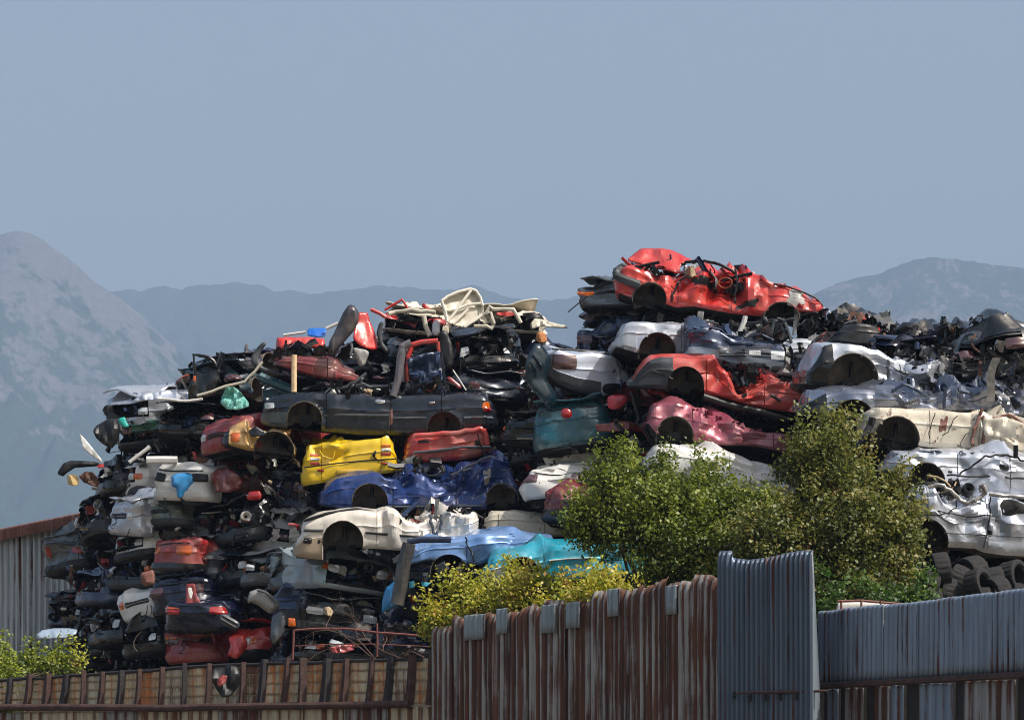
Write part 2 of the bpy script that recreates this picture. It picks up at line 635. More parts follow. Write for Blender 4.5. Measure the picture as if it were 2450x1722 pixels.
    # -------- add-ons, all in photo pixels through s.px2l
    def patch_local(s, name, S0, S1, z0, z1, mat, off=0.012, rnd=0.25, n=7, byv=False, parent=None, irr=0.0):
        if irr:
            n = 13
        u, v = np.meshgrid(np.linspace(-1, 1, n + 2), np.linspace(-1, 1, n))
        r = np.maximum(np.abs(u), np.abs(v))
        el = np.sqrt(u ** 2 + v ** 2) + 1e-9
        f = (1 - rnd) + rnd * (r / el)
        uu, vv = u * f, v * f
        if irr:
            th = np.arctan2(v, u)
            k = np.random.default_rng(s.seed + int(1000 * abs(S0 + z0)) % 997).uniform(0, 6.28, 6)
            wob = sum(np.sin(m_ * th + k[m_]) * (0.5 if m_ < 3 else 0.3) for m_ in range(1, 6))
            uu, vv = uu * (1 + irr * wob * r), vv * (1 + irr * wob * r)
        SS = (S0 + S1) / 2 + uu * (S1 - S0) / 2
        ZZ = (z0 + z1) / 2 + vv * (z1 - z0) / 2
        if byv:
            VVv = ZZ
        else:
            x = s.plan(SS)[0]
            VVv = (ZZ - s.bot(x)) / np.maximum(s.top(x) - s.bot(x), 0.05)
        dome = off * (1 + 0.8 * (1 - r ** 2))
        p = s.surf(SS, np.clip(VVv, 0, 1), 0.0)
        x, y, nx, ny = s.plan(SS)
        p[..., 0] += nx * dome; p[..., 1] += ny * dome
        if not byv:
            pass
        sk = np.concatenate([p[0, :], p[1:, -1], p[-1, -2::-1], p[-2:0:-1, 0]])
        nxs = np.concatenate([nx[0, :], nx[1:, -1], nx[-1, -2::-1], nx[-2:0:-1, 0]])
        nys = np.concatenate([ny[0, :], ny[1:, -1], ny[-1, -2::-1], ny[-2:0:-1, 0]])
        in_ = sk.copy(); d = abs(off) + 0.02
        in_[:, 0] -= nxs * d; in_[:, 1] -= nys * d
        mb = MB()
        mb.grid(s.w(p.reshape(-1, 3)).reshape(p.shape))
        ring = np.array([sk, in_])
        mb.grid(s.w(ring.reshape(-1, 3)).reshape(ring.shape), closed=True)
        return mb.build(name, mat, parent or s.root, sharp=40)

    def end_patch(s, name, side, y0, y1, v0, v1, mat, off=0.012, rnd=0.25, n=7, parent=None):
        a = s.hs + s.arc + s.W / 2 - s.rc
        if side == 'L':
            return s.patch_local(name, -(a + y0), -(a + y1), v0, v1, mat, off, rnd, n, byv=True, parent=parent)
        return s.patch_local(name, a + y0, a + y1, v0, v1, mat, off, rnd, n, byv=True, parent=parent)


class Wreck(Tub):
    """a wreck lying side-on, outline traced in photo pixels"""

    def __init__(s, name, label, view, top, bot, Y, paint, W=1.55, yaw=0.0, roll=0.0, arches=(), base=0.015, dents=(), grooves=(), bumps=(), seed=1, cat='wrecked car',
                 hood=(), group='wrecked cars in the scrap heap', z_lift=0.0, **kw):
        s.view, s.Y = view, Y
        T, B = V(view, top), V(view, bot)
        xs = [p[0] for p in T + B]
        s.pm, s.pb = (min(xs) + max(xs)) / 2, max(p[1] for p in B)
        s.sc = FX / Y
        s.cy = math.cos(RAD(yaw))
        R = rotm(RAD(roll), 0, RAD(yaw))
        loc = P(s.pm, s.pb, Y)
        loc = loc - np.array([W / 2 * math.sin(RAD(yaw)), -W / 2 * math.cos(RAD(yaw)), 0])
        if roll:
            off = R @ np.array([0, -W / 2, 0]) - rotm(0, 0, RAD(yaw)) @ np.array([0, -W / 2, 0])
            loc = loc - off
        tl = [s.l(p) for p in T]; bl = [s.l(p) for p in B]
        ar = []
        for a in arches:
            (cx, cy), = V(view, [a[:2]])
            q = s.l((cx, cy))
            ar.append((q[0], q[1], a[2] * K / s.sc if view else a[2] / s.sc))
        f = lambda zx: s.l(V(view, [(zx, 0)])[0])[0]
        dk = K if view else 1.0
        super().__init__(loc, R, min(min(p[0] for p in tl), min(p[0] for p in bl)), max(max(p[0] for p in tl), max(p[0] for p in bl)), W, tl, bl, paint,
                         seed, ar, base, [(f(c), a, r * dk / s.sc / s.cy) for c, a, r in dents], [f(g) for g in grooves],
                         [(sd, f(e), v1, m) for sd, e, v1, m in bumps], hood=[(f(a), f(b)) for a, b in hood], **kw)
        s.build(name, label, cat, group)

    def l(s, p):
        return ((p[0] - s.pm) / s.sc / s.cy, (s.pb - p[1]) / s.sc)

    def lv(s, zx, zy):
        return s.l(V(s.view, [(zx, zy)])[0])

    def rect(s, name, x0, y0, x1, y1, mat, off=0.012, rnd=0.25, n=7, parent=None, irr=0.0):
        a, b = s.lv(x0, y1), s.lv(x1, y0)
        return s.patch_local(name, float(s.S_of_x(a[0])), float(s.S_of_x(b[0])), a[1], b[1], mat, off, rnd, n, parent=parent, irr=irr)

    def pt(s, zx, zy, dy=0.0):
        """point in view coordinates, dy metres behind the near side; relative to the base"""
        q = s.lv(zx, zy)
        return s.w(np.array([q[0], -s.W / 2 + dy, q[1]]))

    def tubes(s, name, runs, r, mat, dy=0.03, n=7, jit=0.0):
        rg = np.random.default_rng(s.seed + 11)
        for run in runs:
            mb = MB()
            pts = []
            for i, q in enumerate(run):
                d = q[2] if len(q) > 2 else dy
                pts.append(s.pt(q[0], q[1], d))
            # subdivide + jitter so bent metal is not perfectly straight
            out = []
            for a, b in zip(pts[:-1], pts[1:]):
                for t in (0, .33, .66):
                    out.append(a + (b - a) * t + (rg.normal(0, jit, 3) if jit and t else 0))
            out.append(pts[-1])
            if r < 0.02 and len(out) > 4:       # wires and cables hang in soft curves
                q_ = np.array(out)
                for _ in range(2):
                    q_ = np.concatenate([q_[:1], np.stack([q_[:-1] * .75 + q_[1:] * .25, q_[:-1] * .25 + q_[1:] * .75], 1).reshape(-1, 3), q_[-1:]])
                out = list(q_)
            mb.tube(out, r, 0, n)
            mb.build(name, mat, s.root)

    def sheet(s, name, poly, mat, dy=0.1, **kw):
        return sheet(name, V(s.view, poly), s.Y + dy, mat, parent=s.root, base=s.loc, **kw)

    def roof(s, pts, mat=None, y0=0.12, y1=None, amp=0.05, name='roof', thick=0.03, drop=0.0):
        """crushed roof skin following a traced line, running back across the car"""
        y1 = y1 or s.W - 0.15
        q = [s.lv(a, b) for a, b in pts]
        fx = interp(q)
        xs = np.linspace(min(p[0] for p in q), max(p[0] for p in q), max(8, int((max(p[0] for p in q) - min(p[0] for p in q)) / 0.06)))
        ys = np.linspace(y0, y1, 12)
        X, Yy = np.meshgrid(xs, ys)
        Z = fx(X)
        p = np.stack([X, Yy - s.W / 2, Z], -1)
        f = Folds(s.seed + 31, 1.0, 3.2)
        t = (Yy - y0) / (y1 - y0)
        p[..., 2] += amp * f(p) * np.clip(t * 3 + .35, 0, 1) - drop * t - 0.07 * (1 - t) ** 6
        mb = MB()
        mb.grid(s.w(p.reshape(-1, 3)).reshape(p.shape))
        return mb.build(name, mat or s.paint, s.root, solid=thick)

    def cabin(s, x0, y0, x1, y1, n=26, name='interior', dy=0.5, dep=0.7):
        """torn seats, trim and wiring showing above the belt line"""
        rg = np.random.default_rng(s.seed + 91)
        a, b = s.lv(x0, y1), s.lv(x1, y0)
        mb = MB()
        c = np.array([(a[0] + b[0]) / 2, -s.W / 2 + dy, (a[1] + b[1]) / 2])
        junk(mb, c, (abs(b[0] - a[0]), dep, abs(b[1] - a[1])), n, rg, (5, 3, 1, 2, 1, 2), 0.8)
        mb.v = [s.w(v) for v in mb.v]
        return tag(mb.build(name, JM, s.root), kind='stuff')

    def torn(s, x0, x1, n=14, hgt=.14, mat=None, dy=.12):
        """ripped shards of skin standing along the upper edge"""
        rg = np.random.default_rng(s.seed + 191)
        a, b = s.lv(x0, 0)[0], s.lv(x1, 0)[0]
        mb = MB()
        for k in range(n):
            x = a + (b - a) * (k + rg.uniform(0, 1)) / n
            w_, h_ = rg.uniform(.08, .32), rg.uniform(.4, 1.0) * hgt
            u, v = np.meshgrid(np.linspace(-.5, .5, 5), np.linspace(0, 1, 4))
            sk = rg.uniform(-.6, .6)
            g = np.stack([x + u * w_ * (1 - v * rg.uniform(.1, .9)) + sk * v * h_, -s.W / 2 + dy + rg.uniform(0, .3) + .05 * rg.normal(0, 1, u.shape) * v + v * rg.uniform(-.1, .1), s.top(x) - .04 + v * h_], -1)
            mb.grid(s.w(g.reshape(-1, 3)).reshape(g.shape))
        return mb.build('torn_edge', mat or s.paint, s.root, sharp=20)


def in_poly(x, y, poly):
    c = np.zeros(x.shape, bool)
    n = len(poly)
    for i in range(n):
        x1, y1 = poly[i]; x2, y2 = poly[(i + 1) % n]
        cond = (y1 > y) != (y2 > y)
        xi = (x2 - x1) * (y - y1) / (y2 - y1 + 1e-12) + x1
        c ^= cond & (x < xi)
    return c


def near_edge(x, y, poly):
    best = np.full(x.shape, 1e9); bx, by = x.copy(), y.copy()
    n = len(poly)
    for i in range(n):
        x1, y1 = poly[i]; x2, y2 = poly[(i + 1) % n]
        dx, dy = x2 - x1, y2 - y1
        t = np.clip(((x - x1) * dx + (y - y1) * dy) / (dx * dx + dy * dy + 1e-12), 0, 1)
        qx, qy = x1 + t * dx, y1 + t * dy
        d = np.hypot(x - qx, y - qy)
        m = d < best
        best = np.where(m, d, best); bx = np.where(m, qx, bx); by = np.where(m, qy, by)
    return best, bx, by


def sheet(name, poly, Y, mat, parent=None, base=None, amp=0.03, tilt=(0.0, 0.0), bulge=0.0, thick=0.02, h=0.05, seed=3, holes=(), fmax=3.0, ret=False, lip=0.0, label=None, cat=None, group=None):
    """a panel outlined in photo pixels at depth Y; tilt = depth gained per metre along x / z; bulge towards the camera; lip = folded rim depth"""
    s_ = FX / Y
    cx = sum(p[0] for p in poly) / len(poly); cyb = max(p[1] for p in poly)
    L = [((p[0] - cx) / s_, (cyb - p[1]) / s_) for p in poly]
    hl = [[((p[0] - cx) / s_, (cyb - p[1]) / s_) for p in hh] for hh in holes]
    x0, x1 = min(p[0] for p in L), max(p[0] for p in L)
    z0, z1 = min(p[1] for p in L), max(p[1] for p in L)
    h = min(h, max(0.012, min(x1 - x0, z1 - z0) / 7))
    xs = np.linspace(x0 - h / 2, x1 + h / 2, int((x1 - x0) / h) + 3); zs = np.linspace(z0 - h / 2, z1 + h / 2, int((z1 - z0) / h) + 3)
    X, Z = np.meshgrid(xs, zs)
    cX = (X[:-1, :-1] + X[1:, 1:]) / 2; cZ = (Z[:-1, :-1] + Z[1:, 1:]) / 2
    keep = in_poly(cX, cZ, L)
    for hh in hl:
        keep &= ~in_poly(cX, cZ, hh)
    d, bx, bz = near_edge(X, Z, L)
    for hh in hl:
        d2, bx2, bz2 = near_edge(X, Z, hh)
        m = d2 < d
        d = np.where(m, d2, d); bx = np.where(m, bx2, bx); bz = np.where(m, bz2, bz)
    rim = np.zeros(X.shape, bool)
    kp = np.pad(keep, 1)
    cnt = kp[:-1, :-1].astype(int) + kp[1:, :-1] + kp[:-1, 1:] + kp[1:, 1:]
    rim = (cnt > 0) & (cnt < 4)
    ins = in_poly(X, Z, L)
    X2 = np.where(rim, bx, X); Z2 = np.where(rim, bz, Z)
    dd = np.where(rim, 0, d)
    p = np.stack([X2, np.zeros_like(X2), Z2], -1)
    f = Folds(seed, 0.9, fmax)
    p[..., 1] = tilt[0] * X2 + tilt[1] * Z2 + amp * 1.4 * f(p * 1.3) - bulge * .45 * np.clip(dd / 0.07, 0, 1) * (.8 + .5 * f(p * .7 + 2)) + lip * np.exp(-(dd / 0.045) ** 2)
    mb = MB()
    mb.grid(p, 0, keep)
    W_ = P(cx, cyb, Y)
    if parent is not None:
        mb.v = [v + (W_ - base) for v in mb.v]
        return mb.build(name, mat, parent, solid=thick, sharp=24)
    o = mb.build(name, mat, None, loc=W_, solid=thick, sharp=24)
    if label:
        tag(o, label, cat, group)
    return o
# ------------------------------------------------------------------ world, sun, camera
SUN_AZ, SUN_EL = RAD(27), RAD(52)          # from the right, a little in front of the heap
SUN = Vector((math.cos(SUN_EL) * math.cos(SUN_AZ), -math.cos(SUN_EL) * math.sin(SUN_AZ), math.sin(SUN_EL)))
wd = bpy.data.worlds.new('World')
SC.world = wd
wd.use_nodes = True
nt = wd.node_tree
sky = nt.nodes.new('ShaderNodeTexSky')
sky.sky_type = 'NISHITA'
sky.sun_disc = False
sky.sun_elevation = SUN_EL
sky.sun_rotation = math.atan2(SUN.x, SUN.y)
sky.air_density, sky.dust_density, sky.ozone_density, sky.altitude = 1.5, 5.0, 0.0, 100
nt.nodes['Background'].inputs[1].default_value = 0.15
nt.links.new(sky.outputs[0], nt.nodes['Background'].inputs[0])
sl = bpy.data.lights.new('sun', 'SUN')
sl.energy = 5.0
sl.angle = RAD(0.5)
sl.color = (1.0, 0.95, 0.87)
so = bpy.data.objects.new('sun', sl)
COL.objects.link(so)
so.rotation_euler = SUN.to_track_quat('Z', 'Y').to_euler()
so.location = (40, -30, 80)

cam = bpy.data.cameras.new('camera')
cam.sensor_width = 36
cam.lens = FX / 2450.0 * 36
cam.shift_y = (HY - 861.0) / 2450.0
cam.clip_start, cam.clip_end = 0.5, 60000
co = bpy.data.objects.new('camera', cam)
COL.objects.link(co)
co.location = (0, 0, CZ)
co.rotation_euler = (math.pi / 2, 0, 0)
SC.camera = co
SC.view_settings.view_transform = 'Standard'
SC.view_settings.look = 'None'
SC.view_settings.exposure = 0
SC.view_settings.gamma = 1
SC.cycles.max_bounces = 6
SC.cycles.volume_bounces = 0
SC.cycles.use_denoising = True
SC.cycles.filter_width = 1.0
SC.cycles.use_adaptive_sampling = True

# ------------------------------------------------------------------ shared materials
plain('underbody', (16, 15, 14), 0.0, 0.85, 0.5)
plain('well', (92, 84, 74), 0.0, 0.85, 0.55, 5)
plain('rust_metal', (84, 56, 42), 0.2, 0.75, 0.6, 9)
plain('black_plastic', (14, 15, 17), 0.0, 0.5, 0.3, 4, 0.15)
plain('grey_plastic', (50, 54, 58), 0.0, 0.55, 0.25, 4, 0.15)
plain('dark_steel', (38, 38, 40), 0.7, 0.42, 0.5, 8)
plain('alu', (150, 150, 150), 0.85, 0.42, 0.3, 10)
plain('white_scrap', (186, 184, 176), 0.0, 0.5, 0.3, 5)
plain('beige_scrap', (160, 140, 110), 0.0, 0.7, 0.4, 7)
plain('red_scrap', (140, 34, 32), 0.0, 0.4, 0.4, 7)
plain('blue_scrap', (44, 60, 92), 0.1, 0.4, 0.4, 7)
plain('fabric', (34, 33, 33), 0.0, 0.95, 0.4, 14, 0.5)
plain('rubber', (25, 24, 25), 0.0, 0.85, 0.3, 6, 0.4)
plain('glass_dark', (26, 34, 38), 0.0, 0.08, 0.3, 3, 0.05)
plain('foam', (176, 118, 74), 0.0, 0.9, 0.35, 9)
JM = [MATS[k] for k in ('dark_steel', 'black_plastic', 'rust_metal', 'alu', 'white_scrap', 'beige_scrap', 'red_scrap', 'blue_scrap', 'fabric', 'grey_plastic', 'glass_dark')]
JW = np.array([.24, .27, .06, .07, .035, .02, .02, .05, .08, .10, .055]); JW = JW / JW.sum()
lamp_glass('red_lens', (150, 18, 15)); lamp_glass('orange_lens', (198, 92, 18)); lamp_glass('clear_lens', (190, 196, 200)); lamp_glass('smoke_lens', (78, 50, 52))
BP, GP, UB = MATS['black_plastic'], MATS['grey_plastic'], MATS['underbody']
RED_L, OR_L, CL_L, SM_L = MATS['red_lens'], MATS['orange_lens'], MATS['clear_lens'], MATS['smoke_lens']

# ------------------------------------------------------------------ mountains, ground, air


def hill_mat(name, forest, rock, rocky, sc=0.004, hz=(0, 1)):
    m, nt, bs = _mat(name)
    pos = nd(nt, 'TexCoord').outputs['Object']
    n1 = noise(nt, stretch(nt, pos, 1, .6, 0.5), sc, 12, 0.66)
    n2 = noise(nt, stretch(nt, pos, 1, .6, 0.22), sc * 4, 10, 0.7)
    sep = nd(nt, 'SeparateXYZ'); nt.links.new(pos, sep.inputs[0])
    hgt = rng_map(nt, sep.outputs[2], hz[0], hz[1], -0.13, 0.15)
    v = math_n(nt, 'ADD', math_n(nt, 'ADD', math_n(nt, 'MULTIPLY', n1, 0.55), math_n(nt, 'MULTIPLY', n2, 0.45)), hgt)
    msk = rng_map(nt, v, 0.525 - rocky, 0.57 - rocky)
    f = lin(*forest); r = lin(*rock)
    n3 = noise(nt, stretch(nt, pos, 1, .6, .3), sc * 11, 8, 0.75)
    fc = mixc(nt, rng_map(nt, n3, .35, .65), tuple(c * .45 for c in f[:3]) + (1,), tuple(c * 1.5 for c in f[:3]) + (1,))
    rc = mixc(nt, rng_map(nt, n3, .35, .65), tuple(c * .6 for c in r[:3]) + (1,), tuple(c * 1.2 for c in r[:3]) + (1,))
    nt.links.new(mixc(nt, msk, fc, rc), bs.inputs['Base Color'])
    bs.inputs['Roughness'].default_value = 1.0
    bs.inputs['Specular IOR Level'].default_value = 0.05
    return m


def hill(name, ridge_px, Y, depth, mat, seed, rough=1.0, gully=0.0, dx=10.0, dyn=140):
    xs_px = np.array([p[0] for p in ridge_px], float); ys_px = np.array([p[1] for p in ridge_px], float)
    X = (xs_px - CX) / FX * Y; Z = CZ + (HY - ys_px) / FX * Y
    gx = np.arange(X.min(), X.max(), dx)
    rz = np.interp(gx, X, Z)
    rg = np.random.default_rng(seed)
    # small-scale raggedness of the skyline (tree tops, outcrops)
    jag = np.zeros_like(gx)
    for w, a in ((400, 12), (170, 7.5), (80, 5.5), (37, 4), (15, 2.7)):
        jag += a * np.interp(gx / w, np.arange(-1500, 1500), rg.uniform(-1, 1, 3000))
    rz = rz + jag * rough
    t = np.concatenate([np.linspace(-0.35, 0, 10)[:-1], np.linspace(0, 1, dyn)])
    T, GX = np.meshgrid(t, gx, indexing='ij')
    RZ = np.broadcast_to(rz, T.shape)
    prof = np.where(T < 0, 1 + T * 1.6, (1 - T) ** 1.35)
    Zs = RZ * np.clip(prof, 0, 1)
    # relief
    rel = np.zeros_like(T)
    for w, a in ((740, 104), (320, 70), (150, 44), (70, 30), (32, 17), (15, 8)):
        ph = rg.uniform(0, 900, 4)
        for k in range(3):
            th = rg.uniform(-0.5, 0.5) + (0 if gully else rg.uniform(-1.2, 1.2))
            u = (GX * math.cos(th) + T * depth * math.sin(th) * 0.8) / w * 3.14 + ph[k]
            rel += a / 3 * (1 - 2 * np.abs(np.sin(u + 0.8 * np.sin(u * 0.37 + ph[3]))))
    rel *= np.clip(T * 5, 0, 1) * np.clip((1 - T) * 3, 0, 1)
    Zs = Zs + rel * (1 if gully else 0.6)
    Yw = Y - T * depth + (rel * 1.2 if gully else 0)
    p = np.stack([GX, Yw, np.maximum(Zs, -0.5)], -1)
    mb = MB()
    mb.grid(p)
    o = mb.build(name, mat, sharp=0)
    tag(o, kind='structure')
    return o


N0 = lambda pts: [(0.3049 * x, 500 + 0.3049 * y) for x, y in pts]
peak = [(-900, 1000), (-600, 880), (-260, 650), (-120, 585)] + N0([(0, 188), (60, 172), (150, 163), (230, 170), (290, 188), (345, 222), (390, 270), (430, 312), (490, 350), (545, 392), (600, 440), (650, 490), (700, 545), (740, 580), (790, 595), (850, 640), (930, 690), (1010, 750), (1110, 830), (1200, 920),
                                                               (1290, 1010), (1400, 1120), (1500, 1220), (1700, 1400), (1900, 1600)]) + [(760, 1250), (1000, 1500), (1300, 1880)]
mid = [(-1500, 760), (-600, 720), (0, 705)] + N0([(840, 630), (980, 618), (1060, 614), (1100, 632), (1180, 610), (1290, 612), (1420, 630), (1470, 605), (1540, 608), (1600, 590), (1690, 582), (1750, 598), (1850, 580), (1960, 582), (2060, 602), (2140, 634), (2290, 632)]) + \
      [(760, 704), (820, 700), (870, 699), (930, 697), (1000, 704), (1060, 703), (1130, 690), (1170, 702), (1220, 716), (1260, 720), (1340, 716), (1420, 722), (1600, 735), (1800, 740), (2000, 735), (2300, 745), (2700, 760), (3400, 800)]
right = [(1150, 1880), (1500, 1250), (1700, 930), (1830, 760), (1900, 725), (1950, 700), (2000, 680), (2060, 665), (2110, 652), (2150, 640), (2190, 628), (2220, 622), (2270, 621), (2330, 622), (2350, 630), (2380, 640), (2450, 650), (2600, 690), (2900, 760), (3400, 900)]
hill('hill_ridge', mid, 8200, 3700, hill_mat('ridge', (46, 66, 46), (80, 86, 70), -0.16, 0.0024), 4, 1.1)
hill('mountain', peak, 6200, 2700, hill_mat('peak', (44, 64, 48), (104, 102, 103), 0.0, 0.0085, (270, 1200)), 9, 0.7, gully=1.0)
hill('hill', right, 6700, 2700, hill_mat('right_hill', (44, 64, 48), (110, 104, 100), -.02, 0.016, (1700, 620)), 12, 0.8, gully=0.6)

m, nt, bs = _mat('earth')
tc = nd(nt, 'TexCoord').outputs['Object']
nt.links.new(mixc(nt, rng_map(nt, noise(nt, tc, .7, 10, .7), .35, .65), lin(74, 66, 54), lin(120, 108, 92)), bs.inputs['Base Color'])
bs.inputs['Roughness'].default_value = .95
mb = MB()
gx = np.concatenate([[-30000, -9000, -3000, -600], np.linspace(-120, 120, 25), [600, 3000, 9000, 30000]]); gy = np.concatenate([[-400, -60], np.linspace(-30, 140, 18), [400, 1200, 3000, 9000, 30000]])
GX, GY = np.meshgrid(gx, gy)
mb.grid(np.stack([GX, GY, np.zeros_like(GX)], -1))
tag(mb.build('ground', m, sharp=0), kind='structure')

# raised scrap yard behind the fence
yard = MB()
fr = [(-60, 58), (-20, 57.5), (-9.6, 57.0), (-1.0, 52.6), (4.8, 46.0), (7.6, 40.6), (30, 20)]
ZY = 3.9
top_ = np.array([[(x, y, 0.0) for x, y in fr], [(x, y + 0.8, ZY) for x, y in fr], [(x, 140, ZY + .3) for x, y in fr], [(x, 150, 0) for x, y in fr]], float)
yard.grid(top_)
tag(yard.build('yard_ground', m, sharp=20), kind='structure')

hz = MB()
bx = np.array([(-9000, -60, -1.5), (9000, -60, -1.5), (9000, 15500, -1.5), (-9000, 15500, -1.5), (-9000, -60, 1420), (9000, -60, 1420), (9000, 15500, 1420), (-9000, 15500, 1420)], float)
hz.add(bx, [(0, 3, 2, 1), (4, 5, 6, 7), (0, 1, 5, 4), (1, 2, 6, 5), (2, 3, 7, 6), (3, 0, 4, 7)])
hm = bpy.data.materials.new('haze_air')
hm.use_nodes = True
hn = hm.node_tree
hn.nodes.clear()
ho = hn.nodes.new('ShaderNodeOutputMaterial')
pv = hn.nodes.new('ShaderNodeVolumePrincipled')
pv.inputs['Color'].default_value = (0.46, 0.62, 0.90, 1)
pv.inputs['Density'].default_value = 0.00018
pv.inputs['Anisotropy'].default_value = 0.0
hn.links.new(pv.outputs[0], ho.inputs['Volume'])
if not globals().get('NOHAZE'):
    tag(hz.build('haze', hm, sharp=0, smooth=False), kind='stuff')
# ------------------------------------------------------------------ paints
RED = paint('red_paint', (186, 26, 20), 0, .3, .25)
CORAL = paint('faded_red_paint', (190, 44, 38), 0, .38, .35)
MAROON = paint('maroon_paint', (104, 22, 30), 0.1, .32, .35)
DKRED = paint('dark_red_paint', (138, 22, 26), 0.0, .35, .35)
NAVY = paint('dark_sedan_paint', (27, 35, 48), 0.4, .30, .2, dust=(90, 92, 96))
BLUE = paint('blue_paint', (19, 50, 112), 0.3, .26, .22, dust=(110, 118, 130))
YELLOW = paint('yellow_paint', (224, 186, 8), 0, .36, .18, dust=(150, 130, 60))
WHITE = paint('white_paint', (212, 212, 208), 0, .35, .4)
CREAM = paint('cream_paint', (206, 197, 178), 0, .42, .5, rust=.35)
LBLUE = paint('light_blue_paint', (112, 152, 205), 0.35, .3, .25, dust=(150, 155, 160))
TURQ = paint('turquoise_paint', (8, 148, 172), 0.1, .32, .25)
SILVER = paint('silver_paint', (186, 191, 200), 0.5, .32, .35, dust=(120, 116, 110))
SILV2 = paint('bright_silver_paint', (188, 194, 206), 0.45, .33, .35, dust=(120, 122, 126))
GREYB = paint('grey_blue_paint', (124, 130, 146), 0.7, .27, .3, dust=(110, 112, 118))
MAUVE = paint('mauve_paint', (146, 62, 84), 0.25, .36, .35)
BLACK = paint('black_paint', (9, 10, 14), 0.2, .26, .12, dust=(62, 60, 58), coat=.45)
GREEN = paint('green_paint', (18, 92, 72), 0.2, .3, .3)
TEAL = paint('teal_paint', (20, 84, 98), 0.2, .32, .3)
DTEAL = paint('dark_teal_paint', (14, 38, 50), 0.2, .3, .2, dust=(80, 84, 86))
TAN = paint('tan_paint', (186, 146, 82), 0.1, .4, .4)
GREY = paint('grey_paint', (84, 90, 96), 0.35, .3, .3, dust=(96, 94, 90))
DGREY = paint('dark_grey_paint', (22, 25, 30), 0.2, .3, .15, dust=(66, 66, 66), coat=.4)
SKYB = paint('sky_blue_paint', (16, 128, 190), 0, .38, .2)
SLATE = paint('slate_blue_paint', (38, 54, 82), 0.3, .28, .25, dust=(90, 92, 96))
DBLUE = paint('deep_blue_paint', (11, 18, 44), 0.25, .26, .14, dust=(70, 72, 78), coat=.45)
BRUST = paint('brown_rust_paint', (112, 56, 44), 0, .6, .4, rust=.5)
PRIM = paint('primer_grey', (150, 150, 148), 0.2, .5, .4)

# ------------------------------------------------------------------ the large wrecks, read off the photograph one by one
# red hatchback on the very top
w = Wreck('wrecked_car', 'bright red crushed car with sprung bonnet lying on the very top of the heap', 'D',
          [(285, 330), (330, 285), (390, 262), (620, 322), (862, 378), (960, 392), (1180, 410), (1320, 400), (1400, 440), (1500, 395), (1700, 450), (1850, 488), (2020, 545), (2150, 610), (2180, 680)],
          [(290, 520), (430, 565), (730, 625), (830, 662), (1000, 652), (1200, 700), (1400, 730), (1650, 755), (1960, 712), (2100, 730), (2180, 705)],
          58.5, RED, arches=[(590, 590, 158), (1795, 790, 165)], base=.024, yaw=-4, seed=3,
          dents=[(1150, .11, 300), (1450, .11, 220), (850, .06, 150), (2050, .06, 150), (600, .03, 120)], grooves=[(850), (1340)])
w.tubes('bumper', [[(420, 250, .5), (340, 270, .3), (292, 320, .1), (288, 370, .02), (340, 400, -.02), (420, 430, -.03), (500, 462, -.03)]], .085, GP, 0, 9)
w.cabin(420, 250, 860, 350, 26, name='engine_bay', dy=.45)
w.torn(880, 1900, 22, .11)
w.sheet('bonnet', [(388, 212), (440, 160), (525, 90), (625, 82), (720, 95), (800, 110), (900, 165), (1000, 222), (905, 262), (862, 300), (872, 368), (790, 345), (600, 285), (400, 222)], RED, dy=.25, amp=.035, tilt=(0.02, 0.9), thick=.025, seed=8)
w.tubes('windscreen_frame', [[(880, 262), (960, 238), (1100, 232), (1220, 262), (1330, 318), (1385, 350)], [(900, 270, .9), (1000, 250, 1.0), (1200, 285, 1.1)]], .03, MATS['dark_steel'], .15, jit=.01)
w.sheet('windscreen_glass', [(895, 300), (1000, 275), (1085, 262), (1110, 375), (1000, 372), (900, 340)], plain('crazed_glass', (150, 160, 165), 0, .35, .5, 26), dy=.5, amp=.02, thick=.01)
w.tubes('steering_wheel', [[(1222 + 62 * math.cos(t) + 60, 440 + 48 * math.sin(t)) for t in np.linspace(0, 6.3, 15)]], .011, plain('rim_brown', (150, 74, 44), 0, .5, .2), .08, 6)
w.tubes('door_frame', [[(790, 615), (820, 520), (850, 440), (900, 400), (970, 395)], [(1370, 320), (1395, 420), (1370, 560), (1365, 640)]], .022, BLACK, .0, jit=.008)
w.sheet('roof_piece', [(1310, 300), (1350, 290), (1400, 345), (1420, 420), (1350, 400), (1300, 350)], RED, dy=.5, amp=.05)
w.cabin(900, 300, 1300, 450, 30)
w.cabin(1340, 340, 1520, 520, 26, name='rear_interior')
w.tubes('pillar', [[(1530, 305, .6), (1570, 355, .6), (1640, 385, .6), (1720, 440, .6)], [(1545, 310, .7), (1560, 380, .7)]], .035, MAROON, .6, jit=.01)
w.rect('quarter_panel', 1850, 520, 2010, 660, PRIM, .014, .6, irr=.3)
w.rect('torn_hole', 1390, 580, 1560, 670, BP, .006, .6, irr=.35)
w.rect('dash_panel', 960, 425, 1200, 485, BP, .004, .5, irr=.3)
w.cabin(2050, 690, 2170, 850, 26, name='torn_tail', dy=.2, dep=.3)
w.sheet('hanging_skin', [(1915, 700), (1985, 690), (1965, 760), (1930, 900), (1895, 945), (1900, 860)], PRIM, dy=.05, amp=.02)
w.tubes('drip_rail', [[(1730, 455), (1850, 480), (2010, 540), (2110, 590), (2170, 660)]], .018, BLACK, .1)

